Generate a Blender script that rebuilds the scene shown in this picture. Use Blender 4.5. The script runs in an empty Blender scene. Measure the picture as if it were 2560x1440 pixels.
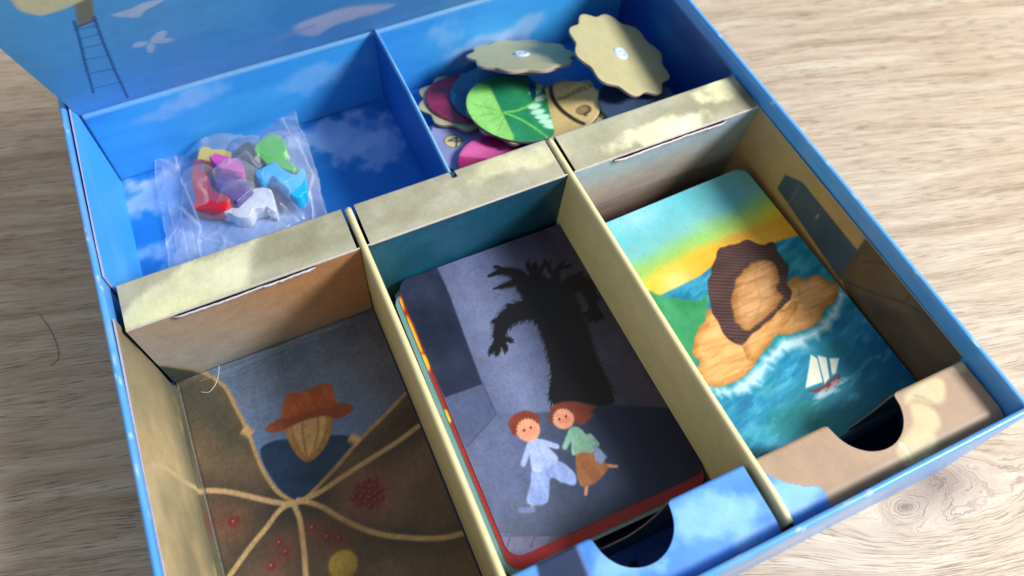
import bpy, bmesh, math, random
import numpy as np
from mathutils import Vector, Matrix, Euler

S = 0.001                                   # millimetres to metres
# ------------------------------------------------------------------ camera, light, exposure
scene = bpy.context.scene
col = scene.collection
CAM = np.array([36.58, -7.27, 324.18]); ROT = (0.5862, -0.0167, -0.4182)
FPX, PPX, PPY = 2027.97, -40.2, -172.2      # focal length and lens centre offset of the photograph, 2560 wide
cd = bpy.data.cameras.new('camera'); cam = bpy.data.objects.new('camera', cd); col.objects.link(cam)
cam.location = CAM * S; cam.rotation_euler = ROT
cd.sensor_width = 36; cd.lens = FPX / 2560 * 36
cd.shift_x = -PPX / 2560; cd.shift_y = PPY / 2560
cd.clip_start = 0.01; cd.clip_end = 50
cd.dof.use_dof = True; cd.dof.focus_distance = 0.315; cd.dof.aperture_fstop = 9.0
scene.camera = cam

world = bpy.data.worlds.new('World'); scene.world = world; world.use_nodes = True
wb = world.node_tree.nodes['Background']
wb.inputs[0].default_value = (0.97, 0.985, 1.0, 1); wb.inputs[1].default_value = 0.39

ld = bpy.data.lights.new('window_light', 'AREA'); ld.shape = 'RECTANGLE'; ld.size = 0.24; ld.size_y = 0.30
ld.energy = 19.0; ld.color = (1.0, 0.99, 0.985)
lamp = bpy.data.objects.new('window_light', ld); col.objects.link(lamp)
LD = Vector((0.64, -0.40, 0.68)).normalized()
lamp.location = Vector((0.11, 0.14, 0.03)) + LD * 1.12
lamp.rotation_euler = (-LD).to_track_quat('-Z', 'Y').to_euler()

scene.view_settings.view_transform = 'Standard'; scene.view_settings.look = 'None'
scene.view_settings.exposure = 0.0; scene.view_settings.gamma = 1.0
scene.render.engine = 'CYCLES'
scene.render.resolution_x = 1024; scene.render.resolution_y = 576

# ------------------------------------------------------------------ geometry of tracing
MR = np.array(Euler(ROT, 'XYZ').to_matrix())
V3 = lambda *a: np.array(a, float)
def ray(px, py):
    return MR @ V3((px - 1280 - PPX) / FPX, -(py - 720 - PPY) / FPX, -1)
class Plane:
    """a real plane in the box: origin, two unit axes (mm)"""
    def __init__(s, o, eu, ev):
        s.o = V3(*o); s.eu = V3(*eu); s.eu /= np.linalg.norm(s.eu)
        ev = V3(*ev); ev -= s.eu * (ev @ s.eu); s.ev = ev / np.linalg.norm(ev)
        s.n = np.cross(s.eu, s.ev)
    def uv(s, px, py):
        d = ray(px, py); t = ((s.o - CAM) @ s.n) / (d @ s.n); q = CAM + t * d - s.o
        return (q @ s.eu, q @ s.ev)
    def pts(s, l): return [s.uv(*q) for q in l]
    def at(s, u, v, h=0): return s.o + u * s.eu + v * s.ev + h * s.n
def at(px, py, z):
    d = ray(px, py); return CAM + d * ((z - CAM[2]) / d[2])

# ------------------------------------------------------------------ painting flat print (numpy, colours as seen in sRGB)
def lin(c):
    c = np.clip(np.asarray(c, float), 0, 1)
    return np.where(c <= 0.04045, c / 12.92, ((c + 0.055) / 1.055) ** 2.4)
def rgb(*c): return np.array(c, float) / 255
def _hash(i, j, s):
    h = np.sin(i * 127.1 + j * 311.7 + s * 74.7) * 43758.5453
    return h - np.floor(h)
def vnoise(x, y, s=0):
    i = np.floor(x); j = np.floor(y); f = x - i; g = y - j
    f = f * f * (3 - 2 * f); g = g * g * (3 - 2 * g)
    return (_hash(i, j, s) * (1 - f) + _hash(i + 1, j, s) * f) * (1 - g) + (_hash(i, j + 1, s) * (1 - f) + _hash(i + 1, j + 1, s) * f) * g
def fbm(x, y, s=0, o=4):
    t = 0; a = 0.5; n = 0
    for k in range(o):
        t = t + a * vnoise(x * 2 ** k, y * 2 ** k, s + k); n += a; a *= 0.5
    return t / n
class Paint:
    def __init__(s, U, V, base):
        s.U = U; s.V = V; s.C = np.empty(U.shape + (3,)); s.C[:] = base
    def mix(s, a, c):
        a = np.clip(a, 0, 1)[..., None]; s.C = s.C * (1 - a) + np.asarray(c) * a
    def sdist(s, P, U, V):
        P = np.array(P); n = len(P); ins = np.zeros(U.shape, bool); d = np.full(U.shape, 1e9)
        for k in range(n):
            a = P[k]; b = P[(k + 1) % n]; e = b - a
            wx = U - a[0]; wy = V - a[1]; t = np.clip((wx * e[0] + wy * e[1]) / (e @ e + 1e-9), 0, 1)
            d = np.minimum(d, (wx - e[0] * t) ** 2 + (wy - e[1] * t) ** 2)
            c = ((a[1] > V) != (b[1] > V)); dy = (b[1] - a[1]) if b[1] != a[1] else 1e-9
            ins ^= c & (U < a[0] + (V - a[1]) / dy * e[0])
        return np.sqrt(d) * np.where(ins, 1, -1)
    def poly(s, P, c, soft=0.25, op=1.0, shade=None):
        P = np.array(P); lo = P.min(0) - 2 * soft - 1; hi = P.max(0) + 2 * soft + 1
        m = (s.U > lo[0]) & (s.U < hi[0]) & (s.V > lo[1]) & (s.V < hi[1])
        if not m.any(): return
        d = s.sdist(P, s.U[m], s.V[m]); a = np.clip(0.5 + d / (2 * soft), 0, 1) * op
        c = np.asarray(c, float)
        if shade is not None:
            c = c + (shade(s.U[m], s.V[m], d))[:, None]
        a = a[:, None]; s.C[m] = s.C[m] * (1 - a) + c * a
    def stroke(s, P, w, c, soft=0.25, op=1.0):
        P = np.array(P, float); n = len(P); w = np.broadcast_to(np.asarray(w, float), (n,))
        lo = P.min(0) - w.max() - 2 * soft; hi = P.max(0) + w.max() + 2 * soft
        m = (s.U > lo[0]) & (s.U < hi[0]) & (s.V > lo[1]) & (s.V < hi[1])
        if not m.any(): return
        U = s.U[m]; V = s.V[m]; A = np.zeros(U.shape)
        for k in range(n - 1):
            a = P[k]; e = P[k + 1] - a
            t = np.clip(((U - a[0]) * e[0] + (V - a[1]) * e[1]) / (e @ e + 1e-9), 0, 1)
            d = np.hypot(U - a[0] - e[0] * t, V - a[1] - e[1] * t)
            A = np.maximum(A, np.clip(0.5 + ((w[k] * (1 - t) + w[k + 1] * t) / 2 - d) / (2 * soft), 0, 1))
        A = (A * op)[:, None]; s.C[m] = s.C[m] * (1 - A) + np.asarray(c) * A
    def ell(s, c0, rx, ry, ang, c, soft=0.3, op=1.0):
        a = math.radians(ang); x = s.U - c0[0]; y = s.V - c0[1]
        X = (x * math.cos(a) + y * math.sin(a)) / rx; Y = (-x * math.sin(a) + y * math.cos(a)) / ry
        d = (1 - np.hypot(X, Y)) * min(rx, ry); s.mix(np.clip(0.5 + d / (2 * soft), 0, 1) * op, c)
    def glow(s, c0, rx, ry, ang, c, op=1.0):
        a = math.radians(ang); x = s.U - c0[0]; y = s.V - c0[1]
        X = (x * math.cos(a) + y * math.sin(a)) / rx; Y = (-x * math.sin(a) + y * math.cos(a)) / ry
        s.mix(np.exp(-(X * X + Y * Y)) * op, c)
    def cloud(s, c0, rx, ry, ang, c, op=0.8, f=0.06, seed=0, hard=3.0):
        a = math.radians(ang); x = s.U - c0[0]; y = s.V - c0[1]
        X = (x * math.cos(a) + y * math.sin(a)) / rx; Y = (-x * math.sin(a) + y * math.cos(a)) / ry
        g = 1 - (X * X + Y * Y) ** 0.7 + (fbm(s.U * f * 2, s.V * f * 2, seed, 5) - 0.5) * 1.5
        s.mix(np.clip(g * hard * 0.5, 0, 1) ** 1.2 * op * (0.65 + 0.5 * fbm(s.U * f, s.V * f, seed + 9)), c)
    def grain(s, amp=0.03, f=1.2, seed=0, canvas=0.0):
        n = (fbm(s.U * f, s.V * f, seed, 3) - 0.5) * 2 * amp + (fbm(s.U * f * 0.15, s.V * f * 0.15, seed + 5, 3) - 0.5) * 2 * amp
        if canvas: n = n + (vnoise(s.U * 0.5, s.V * 3.2, seed + 2) - 0.5) * canvas + (vnoise(s.U * 3.2, s.V * 0.5, seed + 3) - 0.5) * canvas
        s.C = s.C * (1 + n[..., None] * 1.6)
    def out(s): return lin(s.C)
def catmull(P, n=6, closed=True):
    P = [np.array(p, float) for p in P]; L = len(P); o = []
    for i in range(L if closed else L - 1):
        g = lambda k: P[k % L] if closed else P[min(max(k, 0), L - 1)]
        a, b, c, d = g(i - 1), g(i), g(i + 1), g(i + 2)
        for k in range(n):
            t = k / n
            o.append(0.5 * (2 * b + (c - a) * t + (2 * a - 5 * b + 4 * c - d) * t * t + (3 * b - a - 3 * c + d) * t ** 3))
    if not closed: o.append(P[-1])
    return o

# ------------------------------------------------------------------ materials
def mat(name): 
    m = bpy.data.materials.new(name); m.use_nodes = True
    return m, m.node_tree.nodes, m.node_tree.links, m.node_tree.nodes['Principled BSDF']
def print_mat(name, rough=0.42, spec=0.5, bump=0.06, scale=1800, coat=0.0):
    """printed paper: the colour comes from the print, the relief and gloss variation from noise"""
    m, N, L, B = mat(name)
    a = N.new('ShaderNodeAttribute'); a.attribute_name = 'print'
    L.new(a.outputs['Color'], B.inputs['Base Color'])
    t = N.new('ShaderNodeTexCoord'); n = N.new('ShaderNodeTexNoise'); n.inputs['Scale'].default_value = scale; n.inputs['Detail'].default_value = 2
    L.new(t.outputs['Object'], n.inputs['Vector'])
    b = N.new('ShaderNodeBump'); b.inputs['Strength'].default_value = bump; b.inputs['Distance'].default_value = 0.0002
    L.new(n.outputs['Fac'], b.inputs['Height']); 
    n2 = N.new('ShaderNodeTexNoise'); n2.inputs['Scale'].default_value = 35; n2.inputs['Detail'].default_value = 2
    L.new(t.outputs['Object'], n2.inputs['Vector'])
    b2 = N.new('ShaderNodeBump'); b2.inputs['Strength'].default_value = 0.25; b2.inputs['Distance'].default_value = 0.0015
    L.new(n2.outputs['Fac'], b2.inputs['Height']); L.new(b.outputs[0], b2.inputs['Normal']); L.new(b2.outputs[0], B.inputs['Normal'])
    mr = N.new('ShaderNodeMapRange'); mr.inputs[3].default_value = rough - 0.07; mr.inputs[4].default_value = rough + 0.09
    L.new(n2.outputs['Fac'], mr.inputs[0]); L.new(mr.outputs[0], B.inputs['Roughness'])
    B.inputs['Specular IOR Level'].default_value = spec
    B.inputs['Coat Weight'].default_value = coat; B.inputs['Coat Roughness'].default_value = 0.15
    return m
def plain_mat(name, c, rough=0.5, var=0.06, scale=300, spec=0.5, coat=0.0, bump=0.1, **k):
    m, N, L, B = mat(name)
    t = N.new('ShaderNodeTexCoord'); n = N.new('ShaderNodeTexNoise'); n.inputs['Scale'].default_value = scale; n.inputs['Detail'].default_value = 4
    L.new(t.outputs['Object'], n.inputs['Vector'])
    r = N.new('ShaderNodeValToRGB'); l = lin(np.array(c) / 255)
    r.color_ramp.elements[0].position = 0.3; r.color_ramp.elements[1].position = 0.7
    r.color_ramp.elements[0].color = tuple(l * (1 - var)) + (1,); r.color_ramp.elements[1].color = tuple(np.clip(l * (1 + var), 0, 1)) + (1,)
    L.new(n.outputs['Fac'], r.inputs[0]); L.new(r.outputs[0], B.inputs['Base Color'])
    b = N.new('ShaderNodeBump'); b.inputs['Strength'].default_value = bump; b.inputs['Distance'].default_value = 0.0003
    L.new(n.outputs['Fac'], b.inputs['Height']); L.new(b.outputs[0], B.inputs['Normal'])
    B.inputs['Roughness'].default_value = rough; B.inputs['Specular IOR Level'].default_value = spec
    B.inputs['Coat Weight'].default_value = coat; B.inputs['Coat Roughness'].default_value = 0.1
    for kk, v in k.items(): B.inputs[kk].default_value = v
    return m
M_PRINT = print_mat('printed_board', 0.45, 0.4)
M_CARD = print_mat('printed_card', 0.40, 0.35, bump=0.10, scale=900)
M_GLOSS = print_mat('glossy_box_wrap', 0.30, 0.5, coat=0.12)

# ------------------------------------------------------------------ mesh builders
def link(name, me, parent=None, mats=()):
    o = bpy.data.objects.new(name, me); col.objects.link(o)
    for m in mats: me.materials.append(m)
    if parent is not None: o.parent = parent
    return o
def thing(name, label, cat, loc=(0, 0, 0), group=None):
    o = bpy.data.objects.new(name, None); col.objects.link(o); o.location = Vector(loc) * S
    o.empty_display_size = 0.01; o['label'] = label; o['category'] = cat
    if group: o['group'] = group
    return o
def tag(o, label, cat, group=None):
    o['label'] = label; o['category'] = cat
    if group: o['group'] = group
    return o
def mesh_from(verts, faces, colors=None, smooth=False, mi=None, name='m', origin=None):
    me = bpy.data.meshes.new(name)
    verts = np.asarray(verts, float)
    if origin is not None: verts = verts - np.asarray(origin, float)
    me.from_pydata((verts * S).tolist(), [], faces); 
    if colors is not None:
        ca = me.color_attributes.new('print', 'FLOAT_COLOR', 'POINT')
        c4 = np.ones((len(verts), 4), np.float32); c4[:, :3] = colors
        ca.data.foreach_set('color', c4.ravel())
    if smooth: me.polygons.foreach_set('use_smooth', np.ones(len(me.polygons), bool))
    if mi is not None: me.polygons.foreach_set('material_index', np.asarray(mi, np.int32))
    me.update(); return me
def slab(name, X, C, t, n, edge, parent=None, m=None, back=None, origin=None, smooth=False, edge2=None):
    """board or card: X (r,c,3) printed face, C its colours, t thickness against normal n, raw edge colour"""
    r, c, _ = X.shape; X = X.reshape(-1, 3); C = C.reshape(-1, 3)
    idx = np.arange(r * c).reshape(r, c)
    a = idx[:-1, :-1].ravel(); b = idx[:-1, 1:].ravel(); d = idx[1:, 1:].ravel(); e = idx[1:, :-1].ravel()
    Q = np.stack([a, b, d, e], 1)
    nn = np.cross(X[b[0]] - X[a[0]], X[e[0]] - X[a[0]])
    mid = len(a) // 2; nn = np.cross(X[b[mid]] - X[a[mid]], X[e[mid]] - X[a[mid]])
    n = np.asarray(n, float); flip = nn @ n < 0
    if flip: Q = Q[:, ::-1]
    per = np.concatenate([idx[0, :], idx[1:, -1], idx[-1, -2::-1], idx[-2:0:-1, 0]])
    k = len(per); base = r * c; lowp = X[per] - n * t
    V = np.concatenate([X, X[per], lowp, lowp])
    ec = lin(np.asarray(edge) / 255); ec2 = lin(np.asarray(edge2 if edge2 is not None else edge) / 255)
    bc = C.mean(0) if back is None else lin(np.asarray(back) / 255)
    jit = 1 + 0.15 * (np.random.default_rng(len(V)).random((k, 1)) - 0.5)
    CC = np.concatenate([C, ec * jit, ec2 * jit, np.tile(bc, (k, 1))])
    i = np.arange(k); j = (i + 1) % k
    side = np.stack([base + i, base + k + i, base + k + j, base + j], 1)
    if flip: side = side[:, ::-1]
    faces = Q.tolist() + side.tolist()
    # back: strips between the two sides of the perimeter
    pos = {int(p): q for q, p in enumerate(per)}
    for q in range(r - 1):
        l0, l1 = pos[int(idx[q, 0])], pos[int(idx[q + 1, 0])]; r0, r1 = pos[int(idx[q, -1])], pos[int(idx[q + 1, -1])]
        if q in (0, r - 2):
            row = idx[0] if q == 0 else idx[-1]
            ring = [pos[int(v)] for v in row]
            ring = ring + ([r1, l1] if q == 0 else [r0, l0]); f = [base + 2 * k + v for v in ring]
            f = f if q == r - 2 else f[::-1]
        else: f = [base + 2 * k + v for v in (l0, l1, r1, r0)]
        faces.append(f if not flip else f[::-1])
    if r == 2: pass
    me = mesh_from(V, faces, CC, origin=origin, name=name)
    if smooth: 
        sm = np.zeros(len(me.polygons), bool); sm[:len(Q)] = True; me.polygons.foreach_set('use_smooth', sm)
    return link(name, me, parent, [m or M_PRINT])
def sheet(name, pl, u0, u1, v0, v1, res, paint, t=0.6, edge=(225, 222, 220), parent=None, m=None, back=None, warp=None, origin=None, side=1, smooth=False, edge2=None):
    """rectangular printed panel on plane pl; warp(U,V)->(U,V,H) may reshape it"""
    nu = max(3, int((u1 - u0) / res) + 1); nv = max(3, int((v1 - v0) / res) + 1)
    U, V = np.meshgrid(np.linspace(u0, u1, nu), np.linspace(v0, v1, nv)); H = np.zeros_like(U)
    if warp: U, V, H = warp(U, V)
    X = pl.o + U[..., None] * pl.eu + V[..., None] * pl.ev + H[..., None] * pl.n
    return slab(name, X, paint(U, V), t, pl.n * side, edge, parent, m, back, origin, smooth, edge2)
def box_obj(name, lo, hi, c, parent=None, m=None, bev=0.3, segs=2, origin=None):
    lo = np.array(lo, float); hi = np.array(hi, float); o = np.zeros(3) if origin is None else np.array(origin, float)
    bm = bmesh.new(); bmesh.ops.create_cube(bm, size=1)
    for v in bm.verts: v.co = Vector(((np.array(v.co) + 0.5) * (hi - lo) + lo - o) * S)
    if bev: bmesh.ops.bevel(bm, geom=bm.edges[:], offset=bev * S, segments=segs, affect='EDGES', profile=0.5)
    me = bpy.data.meshes.new(name); bm.to_mesh(me); bm.free()
    if c is not None:
        ca = me.color_attributes.new('print', 'FLOAT_COLOR', 'POINT'); ca.data.foreach_set('color', np.tile(np.append(lin(np.array(c) / 255), 1), len(me.vertices)).astype(np.float32))
    me.polygons.foreach_set('use_smooth', np.ones(len(me.polygons), bool))
    return link(name, me, parent, [m or M_PRINT])

# ------------------------------------------------------------------ table
def wood():
    m, N, L, B = mat('oak_laminate')
    def nd(t, **k):
        n = N.new(t)
        for a, v in k.items(): setattr(n, a, v)
        return n
    def mth(op, a, b=None, c=None):
        n = nd('ShaderNodeMath', operation=op)
        for i, v in enumerate((a, b, c)):
            if v is None: continue
            if isinstance(v, (int, float)): n.inputs[i].default_value = v
            else: L.new(v, n.inputs[i])
        return n.outputs[0]
    tc = nd('ShaderNodeTexCoord'); mp = nd('ShaderNodeMapping'); mp.inputs['Rotation'].default_value[2] = math.radians(15.5)
    mp.inputs['Scale'].default_value = (1000, 1000, 1000)
    L.new(tc.outputs['Object'], mp.inputs['Vector'])
    sx = nd('ShaderNodeSeparateXYZ'); L.new(mp.outputs[0], sx.inputs[0]); X, Y = sx.outputs[0], sx.outputs[1]
    wn = nd('ShaderNodeTexNoise'); wn.inputs['Scale'].default_value = 1.0; wn.inputs['Detail'].default_value = 2
    cw = nd('ShaderNodeCombineXYZ'); L.new(mth('MULTIPLY', X, 0.006), cw.inputs[0]); L.new(mth('MULTIPLY', Y, 0.02), cw.inputs[1]); L.new(cw.outputs[0], wn.inputs['Vector'])
    Yw = mth('ADD', Y, mth('MULTIPLY', mth('SUBTRACT', wn.outputs['Fac'], 0.5), 16))
    ca, sa = math.cos(math.radians(15.5)), math.sin(math.radians(15.5))
    def knot(px, py, amp, rad, Yv, el=1.0):
        q = at(px, py, 0); kx = q[0] * ca - q[1] * sa; ky = q[0] * sa + q[1] * ca
        dx = mth('MULTIPLY', mth('SUBTRACT', X, float(kx)), 0.55 * el); dy = mth('SUBTRACT', Y, float(ky))
        d2 = mth('ADD', mth('MULTIPLY', dx, dx), mth('MULTIPLY', dy, dy))
        g = mth('POWER', 2.718, mth('MULTIPLY', d2, -1 / rad ** 2))
        kn = nd('ShaderNodeTexNoise'); kn.inputs['Scale'].default_value = 1; kn.inputs['Detail'].default_value = 3; kc = nd('ShaderNodeCombineXYZ'); L.new(mth('MULTIPLY', X, 0.10), kc.inputs[0]); L.new(mth('MULTIPLY', Y, 0.16), kc.inputs[1]); L.new(kc.outputs[0], kn.inputs['Vector'])
        dist = mth('ADD', mth('SQRT', d2), mth('MULTIPLY', mth('SUBTRACT', kn.outputs['Fac'], 0.5), 7.0))
        # inside the knot the grain coordinate becomes the distance to its heart
        sgn = mth('SIGN', dy)
        tgt = mth('MULTIPLY', dist, 1.0)
        Yl = mth('ADD', mth('MULTIPLY', Yv, mth('SUBTRACT', 1, g)), mth('MULTIPLY', mth('ADD', tgt, float(ky)), g))
        return Yl, d2, g
    Yw, d1, g1 = knot(2340, 1205, 14, 25, Yw)
    Yw, d2, g2 = knot(2262, 1268, 6, 7, Yw)
    def noise(sx_, sy_, det, rough=0.5, off=0):
        c = nd('ShaderNodeCombineXYZ'); L.new(mth('MULTIPLY', X, sx_), c.inputs[0]); L.new(mth('MULTIPLY', Yw, sy_), c.inputs[1]); c.inputs[2].default_value = off
        n = nd('ShaderNodeTexNoise'); n.inputs['Scale'].default_value = 1; n.inputs['Detail'].default_value = det; n.inputs['Roughness'].default_value = rough
        L.new(c.outputs[0], n.inputs['Vector']); return n.outputs['Fac']
    broad = noise(0.008, 0.14, 4, 0.6, 1.0)
    fine = noise(0.028, 0.7, 5, 0.7, 5.0)
    pores = noise(0.075, 1.7, 3, 0.6, 9.0)
    gate = noise(0.015, 0.12, 2, 0.5, 14.0)
    r = nd('ShaderNodeValToRGB'); e = r.color_ramp.elements
    e[0].position = 0.34; e[0].color = tuple(lin(rgb(156, 135, 112))) + (1,)
    e[1].position = 0.66; e[1].color = tuple(lin(rgb(210, 199, 181))) + (1,)
    k = r.color_ramp.elements.new(0.5); k.color = tuple(lin(rgb(190, 172, 150))) + (1,)
    L.new(mth('ADD', mth('MULTIPLY', broad, 0.55), mth('MULTIPLY', fine, 0.45)), r.inputs[0])
    p = nd('ShaderNodeMapRange'); p.inputs[1].default_value = 0.52; p.inputs[2].default_value = 0.63; L.new(pores, p.inputs[0])
    gt = nd('ShaderNodeMapRange'); gt.inputs[1].default_value = 0.28; gt.inputs[2].default_value = 0.54; L.new(gate, gt.inputs[0])
    pm = mth('MULTIPLY', mth('MULTIPLY', p.outputs[0], gt.outputs[0]), 0.62)
    mx = nd('ShaderNodeMix', data_type='RGBA'); L.new(pm, mx.inputs[0]); L.new(r.outputs[0], mx.inputs[6]); mx.inputs[7].default_value = tuple(lin(rgb(92, 70, 62))) + (1,)
    kd = mth('POWER', 2.718, mth('MULTIPLY', d1, -1 / 90.0)); kd2 = mth('POWER', 2.718, mth('MULTIPLY', d2, -1 / 3.0))
    kk = mth('MULTIPLY', mth('ADD', mth('MULTIPLY', kd, 0.85), mth('MULTIPLY', kd2, 0.9)), mth('ADD', 0.35, fine))
    mx2 = nd('ShaderNodeMix', data_type='RGBA'); L.new(kk, mx2.inputs[0]); L.new(mx.outputs[2], mx2.inputs[6]); mx2.inputs[7].default_value = tuple(lin(rgb(112, 92, 90))) + (1,)
    L.new(mx2.outputs[2], B.inputs['Base Color'])
    b = nd('ShaderNodeBump'); b.inputs['Strength'].default_value = 0.35; b.inputs['Distance'].default_value = 0.0003; b.invert = True
    L.new(mth('ADD', pm, mth('MULTIPLY', fine, 0.5)), b.inputs['Height']); L.new(b.outputs[0], B.inputs['Normal'])
    B.inputs['Roughness'].default_value = 0.48; B.inputs['Specular IOR Level'].default_value = 0.4
    return m
bm = bmesh.new(); bmesh.ops.create_cube(bm, size=1)
for v in bm.verts: v.co = Vector((v.co.x * 1.9 + 0.1, v.co.y * 1.4 + 0.15, (v.co.z - 0.5) * 0.025))
me = bpy.data.meshes.new('table'); bm.to_mesh(me); bm.free()
tb = link('table', me, None, [wood()]); tb['kind'] = 'structure'

# ------------------------------------------------------------------ painters for blue sky paper
BLUE = rgb(56, 152, 228)
def sky_print(clouds, base=BLUE, seed=0, lo=None):
    def f(U, V):
        p = Paint(U, V, base)
        p.mix((fbm(U * 0.018, V * 0.03, seed) - 0.35) * 1.3, base * 0.78)
        p.mix((fbm(U * 0.03, V * 0.06, seed + 3) - 0.5) * 1.2, rgb(110, 190, 245))
        for c in clouds: p.cloud(*c)
        p.grain(0.012, 2.0, seed)
        return p.out()
    return f
CL = rgb(172, 196, 236)

# ------------------------------------------------------------------ game box (outer shell)
XL, XR, YF, YBK, ZR = -33.4, 243.4, 5.9, 279.0, 68.0
box = thing('game_box', 'open square blue glossy game box standing on the wooden table', 'game box', (XL, YF, 0))
bo = np.array([XL, YF, 0.0])
T = 2.2
def wall(pl, u1, v1, seed, clouds=()):
    """board wall with its blue wrap; slightly bowed, rounded rim"""
    n = 90; 
    prof = [(0, 0.4), (0, 62), (0, 67.1), (0.25, 67.7), (0.8, 68.0), (T - 0.8, 68.0), (T - 0.25, 67.7), (T, 67.1), (T, 60), (T, 1)]
    A = []; 
    dense = []
    for i in range(len(prof) - 1):
        a, b = np.array(prof[i]), np.array(prof[i + 1]); k = max(1, int(np.linalg.norm(b - a) / 1.5))
        dense += [a + (b - a) * j / k for j in range(k)]
    dense.append(np.array(prof[-1])); D = np.array(dense)
    us = np.linspace(0, u1, int(u1 / 1.5))
    U = np.tile(us[None, :], (len(D), 1)); inn = np.tile(D[:, :1], (1, len(us))); Z = np.tile(D[:, 1:], (1, len(us)))
    wob = 0.35 * np.sin(U / u1 * math.pi * 2 + seed) * (Z / 68) + 0.12 * (vnoise(U * 0.08, Z * 0, seed) - 0.5)
    X = pl.o + U[..., None] * pl.eu + Z[..., None] * pl.ev - (inn + wob)[..., None] * pl.n
    arc = np.concatenate([[0], np.cumsum(np.hypot(*np.diff(D, axis=0).T))]); A = np.tile(arc[:, None], (1, len(us)))
    p = Paint(U, A, rgb(84, 162, 238)); p.mix((fbm(U * 0.02, A * 0.05, seed) - 0.4) * 1.2, rgb(112, 182, 246)); p.mix((fbm(U * 0.05, A * 0.03, seed + 4) - 0.55) * 2, rgb(150, 175, 235))
    for c in clouds: p.cloud(*c)
    rg = np.random.default_rng(seed)
    for _ in range(26):                       # glossy highlight specks painted into the wrap colour along the rim
        u = rg.random() * u1; a = 66 + rg.random() * 5
        p.stroke([(u, a), (u + rg.normal() * 1.2, a + rg.normal() * 0.3)], 0.4 + 0.5 * rg.random(), rgb(236, 240, 250), 0.3, 0.8)
    p.grain(0.015, 2, seed)
    return X, p.out(), D
def build_wall(pl, u1, seed, clouds=()):
    X, C, D = wall(pl, u1, 68, seed, clouds)
    r, c, _ = X.shape; idx = np.arange(r * c).reshape(r, c)
    Q = np.stack([idx[:-1, :-1].ravel(), idx[:-1, 1:].ravel(), idx[1:, 1:].ravel(), idx[1:, :-1].ravel()], 1).tolist()
    Q.append(idx[:, 0].tolist()); Q.append(idx[::-1, -1].tolist()); Q.append([int(idx[0, 0]), int(idx[-1, 0]), int(idx[-1, -1]), int(idx[0, -1])])
    me = mesh_from(X.reshape(-1, 3), Q, C.reshape(-1, 3), smooth=True, origin=bo, name='wall')
    me.polygons[len(Q) - 1].use_smooth = False; me.polygons[len(Q) - 2].use_smooth = False; me.polygons[len(Q) - 3].use_smooth = False
    return link('wall', me, box, [M_GLOSS])
build_wall(Plane((XL, YF, 0), (1, 0, 0), (0, 0, 1)), XR - XL, 1, [((190, 40), 60, 20, 0, rgb(190, 190, 235), 0.7, 0.05, 3)])
build_wall(Plane((XR, YF + T + .03, 0), (0, 1, 0), (0, 0, 1)), YBK - YF - 2 * T - .06, 2)
build_wall(Plane((XR, YBK, 0), (-1, 0, 0), (0, 0, 1)), XR - XL, 3)
build_wall(Plane((XL, YBK - T - .03, 0), (0, -1, 0), (0, 0, 1)), YBK - YF - 2 * T - .06, 4)
box_obj('bottom', (XL + T, YF + T, 0.3), (XR - T, YBK - T, 1.3), (40, 60, 110), box, origin=bo)

# ------------------------------------------------------------------ cardboard insert
ins = thing('cardboard_insert', 'printed cardboard insert with compartments and tall blue flap inside the blue box', 'box insert', (-29, 9, 1.4))
io = np.array([-29, 9, 1.4])
ZL, YB_, YF_, X1, X2, XD = 60.2, 180.2, 159.3, 60.2, 149.1, 104.6
ZBF, ZCF, YBACK, ZCR = 7.2, 1.8, 274.9, 54.6
WHITE = (222, 218, 222)
kw = dict(parent=ins, origin=io)
# blue floor of the rear compartments
pf = Plane((0, 0, ZBF), (1, 0, 0), (0, 1, 0))
def p_floor(U, V):
    p = Paint(U, V, rgb(36, 128, 210)); p.mix((fbm(U * 0.03, V * 0.05, 8) - 0.4) * 1.5, rgb(24, 100, 184))
    for px, rx, ry, sd, op in (((390, 480), 24, 14, 1, .85), ((860, 340), 26, 15, 2, .75), ((950, 370), 14, 12, 5, .6), ((560, 600), 40, 14, 3, .55), ((640, 590), 22, 10, 6, .5), ((1110, 300), 10, 14, 7, .3)):
        p.cloud(pf.uv(*px), rx * 1.1, ry * 1.15, -8, rgb(176, 200, 242), min(1, op * 1.25), 0.07, sd, 4)
    p.grain(0.012, 2, 3); return p.out()
sheet('blue_floor', pf, -29.6, 241, YB_ + .6, YBACK - .3, 1.0, p_floor, 0.5, **kw)
# back panel and flap (one board with a crease)
pb = Plane((0, YBACK, 0), (1, 0, 0), (0, 0, 1))          # normal -y
def p_back(U, V):
    p = Paint(U, V, rgb(64, 164, 236)); p.mix((fbm(U * 0.02, V * 0.06, 21) - 0.4) * 1.6, rgb(42, 134, 218))
    for px, rx, ry, a, sd, op in (((470, 250), 26, 7, 12, 1, .6), ((800, 190), 26, 10, 5, 2, .5), ((1200, 120), 26, 11, 18, 3, .85), ((1300, 80), 20, 10, 30, 13, .8), ((1110, 90), 10, 16, 0, 4, .5)):
        p.cloud(pb.uv(*px), rx, ry, a, rgb(160, 192, 242), op, 0.06, sd)
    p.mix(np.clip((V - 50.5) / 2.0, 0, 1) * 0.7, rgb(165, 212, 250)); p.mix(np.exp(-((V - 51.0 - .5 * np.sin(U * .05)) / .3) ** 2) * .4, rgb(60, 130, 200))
    p.grain(0.012, 2, 3); return p.out()
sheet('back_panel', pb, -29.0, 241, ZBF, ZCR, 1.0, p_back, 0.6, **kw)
LEAN = math.radians(28)
pfl = Plane((0, YBACK, ZCR), (1, 0, 0), (0, -math.sin(LEAN), math.cos(LEAN)))
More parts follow.
